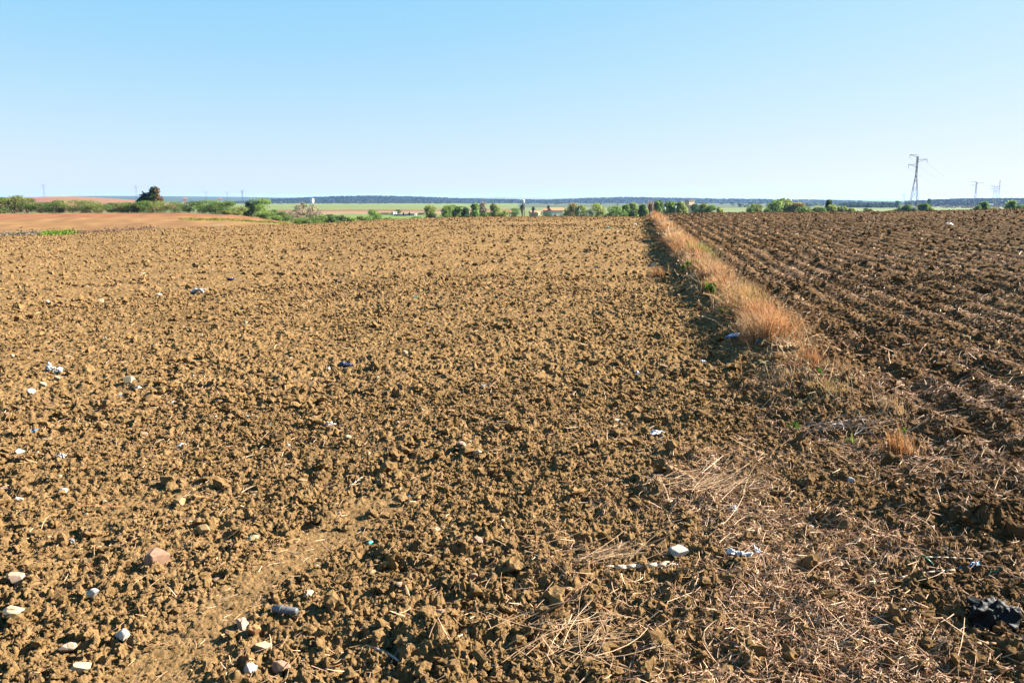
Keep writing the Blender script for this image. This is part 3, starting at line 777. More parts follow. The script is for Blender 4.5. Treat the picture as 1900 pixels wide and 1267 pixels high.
# sticks, bark, straw heaps
def stick(u, v, L_px, ang, rad, mat_col, label, cat='stick', name='dry_stick', bend=.06, k=7):
    x, y = on_soil(u, v); L = L_px * scale_at(x, y)
    f = np.linspace(-.5, .5, k); g = np.random.default_rng(int(u + v))
    lx = f * L * math.cos(ang) - math.sin(ang) * bend * L * (1 - 4 * f * f); ly = f * L * math.sin(ang) + math.cos(ang) * bend * L * (1 - 4 * f * f)
    zz = z_soil(x + lx, y + ly); z0 = float(zz.mean())
    ln = np.linspace(zz[0], zz[-1], k); up = max(0, float((zz - ln).max())) * .7
    b = MB()
    for i in range(k - 1):
        b.bar((lx[i], ly[i], ln[i] + up + rad * .6 - z0), (lx[i + 1], ly[i + 1], ln[i + 1] + up + rad * .6 - z0), rad * (1 - .35 * i / k) * g.uniform(.9, 1.1), rad * (1 - .35 * (i + 1) / k), n=8)
    return tag(b.build(name, mat_col, None, True, (x, y, z0)), label, cat)
M_STICK = plain('dry_wood', (.52, .37, .24), .85, .25, 40, bump=.4)
M_PINKW = plain('weathered_stem', (.50, .36, .29), .85, .2, 40, bump=.3)
M_BARKB = plain('brown_bark', (.40, .24, .11), .9, .25, 40, bump=.5)
M_PALEC = plain('pale_cane', (.70, .54, .38), .7, .15, 60, bump=.2)
stick(1263, 892, 52, -.5, .016, M_BARKB, 'thick curved brown piece of bark left of the straw heap', 'bark', 'bark_piece', .12)
stick(721, 1220, 72, -.75, .0055, M_PINKW, 'weathered stick at the bottom edge left of the largest clod')
stick(846, 1210, 44, 1.1, .005, M_STICK, 'short pale stick right of the largest clod at the bottom')
stick(1200, 1052, 110, .05, .010, M_PALEC, 'broad split pale cane lying left of the grey white stone', 'cane', 'split_cane', .02)
stick(1180, 1046, 120, .12, .006, M_PALEC, 'thin pale cane behind the broad split cane', 'cane', 'split_cane', -.03)
stick(656, 893, 42, .95, .004, M_PALEC, 'straight pale stalk standing out on the field above the turquoise tube', 'stalk', 'dry_stalk', .02)
stick(1560, 782, 80, -.1, .008, M_PINKW, 'upper of two long grey sticks beside the dry tuft at right', 'stem', 'weathered_stick', .05)
stick(1575, 790, 62, -.25, .007, M_PINKW, 'lower of two long grey sticks beside the dry tuft at right', 'stem', 'weathered_stick', .04)
stick(1345, 645, 46, .5, .012, M_PALEC, 'pale dry husk under the blue bottle', 'husk', 'dry_husk', .1)
stick(1760, 1038, 70, -.12, .003, M_PALEC, 'thin straight straw stalk beside the green twine', 'stalk', 'dry_stalk', .02)
stick(1720, 1062, 95, .12, .0035, M_PALEC, 'long pale stalk crossing the straw above the black bag', 'stalk', 'dry_stalk', .05)
stick(1650, 1140, 70, .4, .0035, M_PALEC, 'pale stalk on the straw left of the black bag', 'stalk', 'dry_stalk', .03)
stick(1850, 1196, 60, -.5, .008, M_BARKB, 'curled orange brown dry leaf below the black bag', 'leaf', 'dry_leaf', .15)

def heap(u, v, wpx, n, ang, spread, label, L=(.18, .42), rad=.0016, colr=(.72, .46, .25), up=.06):
    x, y = on_soil(u, v); W_ = wpx * scale_at(x, y)
    g = np.random.default_rng(int(u)); a = ang + g.normal(0, spread, n)
    cx = x + g.normal(0, W_ * .22, n) * math.cos(ang) - g.normal(0, W_ * .09, n) * math.sin(ang)
    cy = y + g.normal(0, W_ * .22, n) * math.sin(ang) + g.normal(0, W_ * .09, n) * math.cos(ang)
    LL = g.uniform(*L, n)
    V, F, cap, cc = lay_stalks(cx, cy, LL, np.full(n, rad) * g.uniform(.7, 1.5, n), np.array(colr) * g.uniform(.75, 1.2, (n, 1)), .5, a, 5)
    V[:, 2] += np.repeat(g.uniform(0, up, n), 15)
    z0 = float(z_soil(x, y)[0])
    o = put('straw_heap', mesh('straw_heap', V - np.array((x, y, z0)), [F, cap], STRAW, col=cc), None, (x, y, z0))
    return tag(o, label, 'straw heap')
heap(1330, 908, 190, 120, .22, .42, 'swept heap of long pale straw right of the curved bark', (.06, .28), up=.04)
heap(1140, 1048, 150, 45, .12, .2, 'loose sheaf of straw beside the broad split cane', (.1, .3))
heap(1080, 1195, 270, 46, .5, .5, 'fan of long pale stalks at the bottom right of centre', (.08, .36), .0015, up=.02)
heap(1590, 800, 150, 45, -.1, .7, 'tangle of grey stalks around the two long sticks at right', (.08, .28), .0022, (.46, .36, .30))

def tuft(u, v, hpx, wpx, n, cols, label, cat, name, group=None, wmul=1.0):
    x, y = on_soil(u, v); sc = scale_at(x, y); h = hpx * sc; w = wpx * sc / 2
    g = rng.normal(0, .45, (n, 2)) * w
    px, py = x + g[:, 0], y + g[:, 1]; z0 = float(z_soil(x, y)[0])
    cc = np.array(cols)[rng.integers(0, len(cols), n)] * rng.uniform(.75, 1.2, (n, 1))
    V, F, c2 = blades(px, py, z_soil(px, py) - .01, h * rng.uniform(.45, 1.1, n), np.full(n, (.002 + .00022 * math.hypot(x, y)) * wmul), cc, .45)
    o = put(name, mesh(name, V - np.array((x, y, z0)), F, GRASS, col=c2), None, (x, y, z0))
    return tag(o, label, cat, group)
GREEN = [(.10, .24, .02), (.16, .32, .03), (.07, .17, .02)]
YGRN = [(.30, .34, .06), (.40, .36, .09), (.24, .30, .05)]
tuft(1300, 492, 36, 50, 500, YGRN, 'tall yellow green grass clump standing in the dry strip', 'grass clump', 'grass_tussock')
tuft(1522, 712, 14, 14, 30, GREEN, 'green sprout just right of the end of the grass strip', 'sprout', 'weed_sprout', wmul=2)
tuft(1475, 788, 22, 14, 22, GREEN, 'green blades sprouting in straw below the grass strip', 'sprout', 'weed_sprout', wmul=2)
tuft(1577, 818, 18, 26, 26, YGRN, 'yellowish sprout in straw below the two grey sticks', 'sprout', 'weed_sprout', wmul=2)
tuft(1677, 806, 14, 10, 14, GREEN, 'small green sprout behind the lower orange tuft', 'sprout', 'weed_sprout', wmul=2)
tuft(1352, 522, 12, 14, 30, GREEN, 'green sprout on the right edge of the grass strip', 'sprout', 'weed_sprout', wmul=2)
tuft(1862, 694, 10, 10, 18, GREEN, 'green sprout alone on the right field', 'sprout', 'weed_sprout', wmul=2)
tuft(1655, 765, 28, 44, 150, [(.60, .42, .25), (.48, .28, .13)], 'short dry tuft casting shade at right, upper of two', 'grass clump', 'grass_tussock')
tuft(1668, 838, 46, 52, 130, [(.52, .22, .07), (.60, .33, .13)], 'orange dry tuft at right, lower of two', 'grass clump', 'grass_tussock')
tuft(1465, 712, 15, 80, 420, [(.60, .40, .2), (.55, .28, .11), (.66, .48, .28)], 'low matted dry grass at the near end of the strip', 'grass clump', 'grass_tussock')
tuft(1222, 506, 22, 30, 160, [(.55, .26, .11), (.6, .36, .16)], 'small orange tuft left of the strip in its shaded furrow', 'grass clump', 'grass_tussock')

def leafy(u, v, hpx, wpx, n, label):
    x, y = on_soil(u, v); sc = scale_at(x, y); h = hpx * sc; w = wpx * sc / 2; z0 = float(z_soil(x, y)[0])
    root = empty('leafy_weed', (x, y, z0)); tag(root, label, 'weed')
    b = MB(); tips = []
    for i in range(7):
        a = random.uniform(0, 6.28); q = (math.cos(a) * w * .5, math.sin(a) * w * .5, h * random.uniform(.5, .95)); b.bar((0, 0, -.02), q, .004, .002, 5); tips.append(q)
    b.build('stem', plain('green_stem', (.14, .22, .05), .7), root, True)
    P = np.array([np.array(tips[rng.integers(0, 7)]) * rng.uniform(.35, 1.05) + rng.normal(0, .12, 3) * w for _ in range(n)])
    V, F, c = leaves(P, np.full(n, h * .13), np.array(GREEN)[rng.integers(0, 3, n)] * rng.uniform(.8, 1.5, (n, 1)))
    put('foliage', mesh('foliage', V, F, LEAF, col=c), root)
leafy(1316, 560, 40, 34, 90, 'bright green leafy weed on the shaded side of the grass strip, largest of three')
leafy(1343, 592, 22, 26, 50, 'small leafy weed on the shaded side of the grass strip, lowest of three')
leafy(1272, 512, 26, 28, 70, 'dark green leafy weed on the shaded side of the grass strip, farthest of three')

# ------------------------------------------------------------------ distant land
def farland():
    th = np.concatenate([np.linspace(-math.pi, -.75, 50)[:-1], np.linspace(-.75, .75, 420), np.linspace(.75, math.pi, 50)[1:]])
    rr = np.unique(np.concatenate([[0.1, 30], np.linspace(58, 330, 110), np.geomspace(330, 8400, 120), [598, 602, 738, 742, 880, 886, 1240, 1250, 1600, 1610]]))
    T, R = np.meshgrid(th, rr); x = (R * np.sin(T)).ravel(); y = (R * np.cos(T)).ravel(); r = R.ravel(); u = u_of(np.clip(T.ravel(), -1, 1))
    z = z_far(x, y)
    col = np.empty((len(x), 3)); rw = r * (1 + .06 * vnoise(u / 60, r / 300, 80)) 
    orange = np.array((.285, .150, .060)); green = np.array((.185, .215, .06)); meadow = np.array((.16, .205, .05)); tan = np.array((.30, .20, .105)); red = np.array((.23, .11, .055)); dull = np.array((.11, .125, .065))
    col[:] = meadow
    col[(rw > 600)] = tan; col[(rw > 740)] = red; col[rw > 885] = green
    rg = u > 960
    col[rg & (rw > 560)] = np.array((.185, .21, .08)); col[rg & (rw > 1100)] = dull
    rg2 = u > 1700; col[rg2 & (rw > 560)] = np.array((.19, .22, .085)); col[rg2 & (rw > 1300)] = np.array((.20, .2, .1))
    dk = (np.abs(rw - 1300) < 16) & (u < 960); col[dk] = (.08, .09, .04)
    left = (r < 232) & (u < 620); col[left] = orange
    col[left & (r > 185 + 12 * vnoise(u / 60, r / 20, 86))] = (.275, .122, .055)
    weeds = left & (vnoise(u / 40, r / 9, 81) > .18) & (r > 100) & (r < 118); col[weeds] = (.24, .19, .10)
    st = (np.abs(r - (150 + (430 - u) * .08)) < 9) & (u > 335) & (u < 560); col[st] = (.25,.19,.065)
    lf = (r >= 226) & (u < 470); col[lf & (rw < 900)] = (.15,.17,.06); col[lf & (r < 300)] = (.055, .065, .03)
    col *= (1 + .25 * vnoise(u / 25, r / 20, 82))[:, None]
    col[left] *= (1 + .05 * np.sin((x + .35 * y) * 1.1 + 3 * vnoise(x / 14, y / 14, 84)) + .3 * vnoise(x / 2.2, y / 5, 85))[left][:, None]
    nr, n2 = R.shape; idx = np.arange(nr * n2).reshape(nr, n2)
    F = np.stack([idx[:-1, :-1], idx[1:, :-1], idx[1:, 1:], idx[:-1, 1:]], -1).reshape(-1, 4)
    tag(put('plain', mesh('plain', np.stack([x, y, z], 1), F, FARLAND, col=col, smooth=True)), kind='structure')
farland()

def hill(name, tops, R0, R1, col, back=1.25, nz=.0):
    us = np.arange(tops[0][0], tops[-1][0] + 1, 6.0); vt = np.interp(us, [p[0] for p in tops], [p[1] for p in tops])
    vt = np.convolve(np.pad(vt, 5, 'edge'), np.ones(11) / 11, 'valid')
    fr = np.linspace(0, 1, 14); V = []; 
    for f in list(fr) + [1.15, 1.5]:
        for u, v in zip(us, vt):
            th = az_of_u(u); r = R0 + (R1 - R0) * f
            zt = CAM_H + elev(u, v) * R1
            z = PLAIN - 1 + (zt - PLAIN + 1) * (math.sin(min(f, 1) * math.pi / 2) ** 1.2 if f <= 1 else 1 - (f - 1) * 2)
            V.append((r * math.sin(th), r * math.cos(th), z))
    V = np.array(V); nr = len(fr) + 2; n2 = len(us); idx = np.arange(nr * n2).reshape(nr, n2)
    F = np.stack([idx[:-1, :-1], idx[1:, :-1], idx[1:, 1:], idx[:-1, 1:]], -1).reshape(-1, 4)
    c = np.array(col) * (1 + .3 * vnoise(V[:, 0] / 90, V[:, 1] / 140, 83))[:, None]
    tag(put(name, mesh(name, V, F, FARLAND, col=c, smooth=True)), kind='structure')
    return us, vt
OLIVE = (.030, .042, .018)
hill('pale_hill', [(780, 374), (830, 368.5), (900, 366), (960, 366.3), (1020, 368), (1080, 366.8), (1180, 366.5), (1300, 370), (1350, 374)], 5000, 6500, (.22, .22, .12))
hill('ridge', [(-400, 366), (60, 366), (150, 364), (250, 363.8), (360, 364.8), (440, 365.5), (520, 367), (600, 368), (700, 372)], 4200, 5200, (.07, .09, .05))
hill('pale_hill', [(1380, 374), (1470, 371.5), (1560, 370.3), (1680, 370.8), (1760, 373)], 4800, 6000, (.18, .26, .08))
hill('olive_hill', [(430, 374), (480, 370.5), (560, 367.3), (620, 364.8), (680, 363.8), (760, 365), (840, 368), (900, 369.6), (960, 371), (1000, 371), (1050, 370), (1100, 367.8), (1160, 366.2), (1220, 367), (1300, 368.6), (1400, 370.6), (1500, 371.2), (1600, 373), (1700, 375)], 2700, 3500, (.016,.023,.016))
hill('olive_hill', [(1640, 377), (1680, 374.5), (1740, 371.2), (1800, 369.3), (1860, 369), (1950, 369.2), (2300, 371)], 1500, 2600, (.016, .023, .016))
hill('red_hill', [(-500, 372), (-100, 369), (40, 367), (90, 364.7), (130, 364.6), (180, 366.8), (230, 370), (290, 375), (330, 379)], 800, 1400, (.30, .145, .08))

# olive trees on the hills: far-off mass
def grove():
    Vs, Fs, Cs, off = [], [], [], 0
    V0, F0 = ICO[1]
    tops1 = [(480, 370.5), (560, 367.3), (620, 364.8), (680, 363.8), (760, 365), (840, 368), (900, 369.6), (1000, 371), (1050, 370), (1100, 367.8), (1160, 366.2), (1300, 368.6), (1500, 371.2), (1600, 373)]
    for tops, R0, R1, n in ((tops1, 2700, 3500, 2600), ([(1680, 374.5), (1740, 371.2), (1800, 369.3), (1860, 369), (1950, 369.2)], 1500, 2600, 900)):
        for _ in range(n):
            u = random.uniform(tops[0][0], tops[-1][0]); f = random.uniform(.02, 1)
            v = float(np.interp(u, [p[0] for p in tops], [p[1] for p in tops])); th = az_of_u(u); r = R0 + (R1 - R0) * f
            zt = CAM_H + elev(u, v) * R1; z = PLAIN - 1 + (zt - PLAIN + 1) * (math.sin(f * math.pi / 2) ** 1.2)
            s = random.uniform(2, 3.6)
            Vs.append(V0 * np.array((s, s, s * .75)) + np.array((r * math.sin(th), r * math.cos(th), z + .2))); Fs.append(F0 + off); off += len(V0)
            Cs.append(np.tile(np.array((.016, .023, .014)) * random.uniform(.8, 1.2), (len(V0), 1)))
    o = put('olive_grove', mesh('olive_grove', np.concatenate(Vs), np.concatenate(Fs), LEAF, col=np.concatenate(Cs)))
    tag(o, 'dark olive groves covering the far hills along the horizon', 'olive grove', kind='stuff')
grove()

def far_scrub(label, bands, n):
    Vs, Cs, Fs, off = [], [], [], 0
    for _ in range(n):
        u0, u1, r0, r1, s0, s1, cl = random.choice(bands); u = random.uniform(u0, u1); r = random.uniform(r0, r1)
        x, y = far_pt0(u, r); s = random.uniform(s0, s1); m = 46
        d = rng.normal(size=(m, 3)); d /= np.linalg.norm(d, axis=1)[:, None]
        P = d * rng.uniform(.5, 1, (m, 1)) * np.array((s * random.uniform(.9, 2.2), s, s * .75)) + np.array((x, y, PLAIN + s * .6))
        V, F, c = leaves(P, np.full(m, s * .3), np.array(cl) * random.uniform(.7, 1.4) * rng.uniform(.7, 1.3, (m, 1)), d)
        Vs.append(V); Cs.append(c); Fs.append(F + off); off += len(V)
    tag(put('far_scrub', mesh('far_scrub', np.concatenate(Vs), np.concatenate(Fs), LEAF, col=np.concatenate(Cs))), label, 'scrub', kind='stuff')
def far_pt0(u, r):
    th = az_of_u(u); return r * math.sin(th), r * math.cos(th)
far_scrub('dull dark scrub and far trees scattered over the plain below the hills on the right', [(1360, 1660, 1150, 2000, 2, 4.5, (.07, .10, .05)), (1560, 1660, 1200, 1350, 3, 5.5, (.05, .075, .045)), (960, 1700, 1900, 2600, 2, 4.5, (.06, .09, .05)), (1700, 1880, 1150, 1400, 1.2, 2.6, (.16, .13, .11))], 330)
far_scrub('thin dark line of scrub along the far edge of the green field below the olive hill', [(430, 960, 2350, 2650, 1.5, 3.5, (.06, .085, .045)), (480, 960, 2600, 2660, 2, 4, (.14, .13, .10))], 230)

# ------------------------------------------------------------------ trees and bushes
TONE = {'g': (.115, .165, .04), 'y': (.19, .215, .06), 'd': (.048, .075, .026), 'm': (.082, .125, .034), 'b': (.21, .17, .115), 'r': (.20, .155, .06), 's': (.15, .175, .11)}
def far_pt(u, r):
    th = az_of_u(u); return r * math.sin(th), r * math.cos(th)
def tree(u, vtop, wpx, r, tone, label, name='tree', cat='tree', group=None, sparse=1.0, columnar=False, lobes=None, zb=None, russet=False):
    x, y = far_pt(u, r)
    zb = float(z_far(x, y)) if zb is None else zb
    zt = CAM_H + elev(u, vtop) * r
    H = max(zt - zb, 1.2); Wd = wpx / FPX * r * (1.5 if name == 'hedge_bush' else 1.32 if name != 'cypress' and not columnar else 1)
    root = empty(name, (x, y, zb)); tag(root, label, cat, group)
    g = random
    b = MB(); tips = []
    tr = max(.06, H * .022)
    b.bar((0, 0, -.3), (g.uniform(-.1, .1), g.uniform(-.1, .1), H * .35), tr, tr * .75, 7)
    for i in range(6):
        a = g.uniform(0, 6.28); q = (math.cos(a) * Wd * .5, math.sin(a) * Wd * .5, H * g.uniform(.55, .85)); b.bar((0, 0, H * g.uniform(.2, .38)), q, tr * .45, tr * .12, 5); tips.append(q)
    if sparse < .6:
        for i in range(14):
            a = g.uniform(0, 6.28); k = g.uniform(.3, 1); q = (math.cos(a) * Wd * k * .8, math.sin(a) * Wd * k * .8, H * g.uniform(.7, 1.0)); b.bar((math.cos(a) * Wd * .2 * k, math.sin(a) * Wd * .2 * k, H * .35), q, tr * .3, tr * .08, 4)
    b.build('trunk', BARK, root, True)
    # crown: many small leaf faces gathered in clumps
    nl = 9 if not columnar else 8
    if lobes is None:
        lobes = []
        for i in range(nl):
            a = g.uniform(0, 6.28); f = i / (nl - 1); hz = .16 + .70 * f + g.uniform(-.07, .07)
            rad = Wd * (.62 * math.sin(math.pi * min(1, .25 + .72 * (1 - f))) * g.uniform(.55, 1.4) if not columnar else .35)
            lobes.append((math.cos(a) * rad, math.sin(a) * rad, H * hz, Wd * g.uniform(.38, .62) if not columnar else Wd * .6, H * g.uniform(.13, .2)))
        lobes.append((g.uniform(-.3, .3) * Wd, 0, H * .87, Wd * .45, H * .13)); lobes.append((0, 0, H * .45, Wd * .7, H * .3))
    N_ = int(2300 * sparse / len(lobes)) + 30
    Ps, Os, Cs = [], [], []
    base = np.array(TONE[tone]) * (1.6 if name == 'hedge_bush' else 1.95 if not russet else 1.0)
    for lx, ly, lz, lr, lh in lobes:
        d = rng.normal(size=(N_, 3)); d /= np.linalg.norm(d, axis=1)[:, None]
        k = rng.uniform(.35, 1.05, N_)[:, None] ** .5
        p = d * k * np.array((lr, lr, lh)) + np.array((lx, ly, lz)) + rng.normal(0, .05, (N_, 3)) * Wd
        p[:, 2] = np.clip(p[:, 2], .05, H * 1.02)
        c = base * g.uniform(.72, 1.3)
        c = np.tile(c, (N_, 1))
        if russet: c[p[:, 0] + rng.normal(0, .35, N_) > .42 * Wd] = np.array((.23, .135, .06)) * g.uniform(.8, 1.2)  # reddish sunlit look of the right side put into the leaf colour
        Ps.append(p); Os.append(d); Cs.append(c * rng.uniform(.65, 1.4, (N_, 1)))
    P = np.concatenate(Ps); ls = np.clip(H * .035, .10, .32)
    V, F, cc = leaves(P, ls * rng.uniform(.6, 1.4, len(P)), np.concatenate(Cs), np.concatenate(Os))
    put('crown', mesh('crown', V, F, LEAF, col=cc), root)
    return root

HB = 'bushes of the hedge behind the orange field'
T = [  # u, top v, half width px, distance, tone, label, kwargs
 (0, 367, 14, 229, 'g', 'hedge bush cut by the left edge of the picture', 1),
 (25, 363.5, 15, 230, 'y', 'tallest bush of the hedge at far left', 1),
 (49, 369, 14, 229, 'g', 'rounded hedge bush just right of the tallest one at far left', 1),
 (75, 376, 12, 228, 'm', 'low hedge bush in front of the red hill, under the left pylon', 1),
 (94, 376, 11, 229, 'g', 'low hedge bush right of the left pylon', 1),
 (109, 373, 9, 230, 'm', 'narrow pointed hedge bush right of the left pylon', 1),
 (132, 371, 13, 229, 'y', 'broad yellowish hedge bush in front of the red hill', 1),
 (157, 372.5, 14, 228, 'g', 'dark bottomed hedge bush right of the broad yellowish one', 1),
 (178, 377, 11, 228, 'y', 'low bright yellow green bush at a dip in the hedge', 1),
 (203, 377, 12, 229, 'm', 'low dark hedge bush right of the dip', 1),
 (221, 376, 10, 230, 'y', 'small yellowish bush left of the russet tree', 1),
 (237, 375.5, 12, 229, 'g', 'hedge bush left of the russet tree', 1),
 (253, 378, 10, 228, 'd', 'dark low bush at the left foot of the russet tree', 1),
 (271, 373, 13, 227, 'g', 'hedge bush directly in front of the russet tree', 1),
 (296, 373.5, 13, 227, 'y', 'yellow green hedge bush just right of the russet tree', 1),
 (322, 373.5, 14, 227, 'g', 'broad hedge bush right of the russet tree, below a far house', 1),
 (350, 374, 13, 228, 'm', 'hedge bush in the middle of the dark hedge right of the russet tree', 1),
 (374, 373, 13, 227, 'g', 'hedge bush below the far thin pylon right of the russet tree', 1),
 (399, 372.5, 14, 227, 'g', 'tall hedge bush below the far white house', 1),
 (421, 373, 13, 226, 'g', 'last tall bush at the right end of the dark hedge', 1),
 (438, 384, 11, 226, 'y', 'pale low bush at the right end of the dark hedge', 1),
 (421, 393.5, 9, 222, 'y', 'small yellow shrub in front of the hedge end', 1),
 (482, 368, 17, 236, 'g', 'round green tree standing alone right of the hedge', 0),
 (463, 376, 8, 236, 'd', 'narrow dark tree on the left side of the round green tree', 0),
 (454, 383, 10, 235, 'm', 'dark bush left of the round green tree', 0),
 (492, 393, 13, 215, 'g', 'bright bush at the foot of the round green tree', 0),
 (507, 389, 10, 225, 'm', 'bush right of the round green tree', 0),
 (527, 393, 11, 220, 'm', 'dark green bush left of the grey bare shrub', 0),
 (547, 389.5, 15, 225, 'b', 'wide grey brown bare shrub in the bush row', 0),
 (556, 404, 13, 205, 'g', 'low green bush in front of the grey bare shrub', 0),
 (569, 408, 9, 200, 'm', 'lowest dark bush of the row, at the field edge', 0),
 (585, 403, 11, 205, 'g', 'green bush under the wispy bare trees', 0),
 (601, 400, 12, 212, 'g', 'green bush right of the wispy bare trees', 0),
 (616, 399.5, 11, 212, 'm', 'mid green bush left of the dark bush', 0),
 (636, 400.5, 14, 215, 'd', 'dark bush at the field edge in the right part of the row', 0),
 (652, 404, 12, 215, 'g', 'green bush between the dark bush and the small yellowish one', 0),
 (676, 404, 11, 214, 'm', 'low dark green bush right of the small yellowish one', 0),
 (716, 404, 13, 225, 'g', 'low green bush just right of the flat wide bush', 0),
 (515, 400, 11, 212, 'g', 'low green bush between the round tree and the grey bare shrub', 0),
 (664, 402, 10, 220, 'y', 'small yellowish bush right of the dark bush', 0),
 (692, 401, 17, 225, 'g', 'flat wide bush at the right end of the bush row', 0),
 (688, 390.5, 11, 290, 'g', 'light green bush behind the flat wide bush', 0),
 (737, 389, 7, 560, 'd', 'dark round tree behind the white farm sheds', 0),
 (715, 395, 10, 560, 'd', 'dark low shrubs left of the white farm sheds', 0),
 (780, 395.5, 8, 560, 'd', 'dark shrub right of the white farm sheds', 0),
 (776, 403, 16, 245, 'm', 'low wide bush at the field edge below the farm sheds', 0),
 (798, 380, 12, 300, 'y', 'feathery pale green tree, first right of the farm sheds', 0),
 (804, 396, 11, 260, 'd', 'dark bush under the feathery pale green tree', 0),
 (827, 382, 13, 290, 'g', 'rounded green tree, second right of the farm sheds', 0),
 (838, 381.5, 9, 295, 'm', 'narrow green tree in the middle of the tree group', 0),
 (852, 384, 13, 285, 'g', 'broad green tree left of the tallest of its group', 0),
 (864, 386, 9, 280, 'd', 'dark slim tree left of the tallest of its group', 0),
 (879, 377.5, 10, 290, 'g', 'tallest green tree of the group left of the bare tree', 0),
 (919, 379.5, 11, 300, 'y', 'yellow green tree right of the bare tree', 0),
 (901, 394, 9, 270, 'm', 'dark bush at the foot of the bare tree', 0),
 (936, 391, 11, 290, 'y', 'low pale bush left of the water tank', 0),
 (955, 387, 12, 430, 'm', 'dark flat topped trees left of the water tank', 0),
 (1014, 394, 10, 420, 'd', 'dark bush left of the red roofed house', 0),
 (1047, 394.5, 11, 400, 's', 'silvery green bush in front of the red roofed house', 0),
 (1066, 377, 11, 330, 'r', 'tall reddish yellow tree right of the red roofed house', 0),
 (1080, 381, 10, 325, 'y', 'pale tree behind the white frame', 0),
 (1104, 377.5, 14, 330, 'y', 'broad pale green tree right of the white frame', 0),
 (1056, 388, 8, 340, 'y', 'small pale tree at the right end of the red roofed house', 0),
 (1092, 389, 9, 310, 's', 'greyish bush between two pale trees', 0),
 (1143, 382, 14, 300, 'g', 'round green tree left of the far end of the grass strip', 0),
 (1163, 380, 10, 305, 'm', 'second green tree left of the far end of the grass strip', 0),
 (1179, 376.5, 10, 310, 'y', 'tall pale green tree left of the bare twiggy shrub', 0),
 (1194, 379, 9, 305, 'g', 'green tree just left of the bare twiggy shrub', 0),
 (1220, 372.5, 11, 300, 'g', 'tall green tree just right of the bare twiggy shrub', 0),
 (1243, 373.5, 12, 305, 'g', 'rounded green tree between the two white markers', 0),
 (1264, 375.5, 9, 305, 'y', 'yellow green tree left of the pink house', 0),
 (1291, 380, 8, 330, 'd', 'dark low tree right of the pink house', 0),
 (1305, 377.5, 10, 320, 'y', 'bright green tree right of the pink house', 0),
 (1320, 381, 10, 320, 'g', 'green tree second right of the pink house', 0),
 (1332, 384, 8, 320, 'y', 'low green tree at the end of the row right of the pink house', 0),
 (1408, 379.5, 11, 300, 'y', 'round yellow green tree alone on the right', 0),
 (1396, 387, 7, 290, 'm', 'low dark bush on the left of the round yellow green tree', 0),
 (1424, 388, 7, 290, 'm', 'low bush right of the round yellow green tree', 0),
 (1446, 371, 14, 300, 'g', 'left crown of the large green tree group on the right', 0),
 (1461, 369.5, 12, 305, 'y', 'tallest crown of the large green tree group on the right', 0),
 (1481, 374.5, 11, 302, 'r', 'reddish green crown at the right of the large tree group', 0),
 (1492, 384, 13, 285, 'g', 'low bright bush under the large tree group', 0),
 (1515, 383, 12, 290, 'y', 'pale bush left of the dark columnar tree', 0),
 (1525, 387, 8, 275, 'm', 'dark bush at the left foot of the columnar tree', 0),
 (1549, 380, 9, 285, 'y', 'yellow green tree leaning on the dark columnar tree', 0),
 (1563, 382.5, 9, 290, 'y', 'pale green tree right of the dark columnar tree', 0),
 (1581, 385.5, 9, 290, 'y', 'low pale bush second right of the dark columnar tree', 0),
 (1613, 387.5, 8, 290, 'y', 'small bush alone between the columnar tree and the large pylon', 0),
 (1680, 380.5, 10, 285, 'm', 'green tree at the left foot of the large pylon', 0),
 (1664, 388, 8, 285, 'y', 'low pale bush left of the large pylon', 0),
 (1710, 377.5, 10, 290, 'm', 'green tree at the right foot of the large pylon', 0),
 (1699, 385, 8, 280, 's', 'silvery bush at the base of the large pylon', 0),
 (1722, 383.5, 8, 290, 'y', 'pale bush right of the large pylon', 0),
 (1814, 381, 7, 280, 'm', 'left of two joined trees near the right pylons', 0),
 (1825, 375, 8, 285, 'g', 'right and taller of two joined trees near the right pylons', 0),
 (1843, 386.5, 8, 280, 'y', 'low pale bush under the white shed on the right', 0),
 (1876, 372, 9, 280, 'g', 'upright green tree near the right edge', 0),
 (1894, 381.5, 11, 275, 'm', 'low green tree at the right edge', 0)]
for u, vt, w, r, tn, lb, hb in T:
    tree(u, vt, w, r, tn, lb, 'hedge_bush' if hb else 'tree' if 'tree' in lb or 'crown' in lb else 'bush', 'bush' if (hb or 'bush' in lb or 'shrub' in lb) else 'tree', HB if hb else None)
tree(557, 376, 9, 240, 'b', 'left of two wispy bare trees in the bush row', sparse=.3)
tree(581, 381, 13, 240, 'b', 'right and wider of two wispy bare trees in the bush row', sparse=.3)
tree(893, 376.5, 10, 300, 'b', 'pale bare tree beside the tallest green tree left of the water tank', sparse=.35)
tree(1539, 371, 7, 290, 'd', 'dark columnar tree standing right of the large tree group', 'columnar_tree', columnar=True)
tree(1724, 368.5, 3.2, 900, 'd', 'thin dark cypress on the far hillside right of the large pylon', 'cypress', columnar=True)
tree(1666, 373, 4, 1100, 'd', 'small dark tree far off left of the large pylon')
_h = CAM_H + elev(285, 347) * 262 + 3.3
_w = 1 / FPX * 262
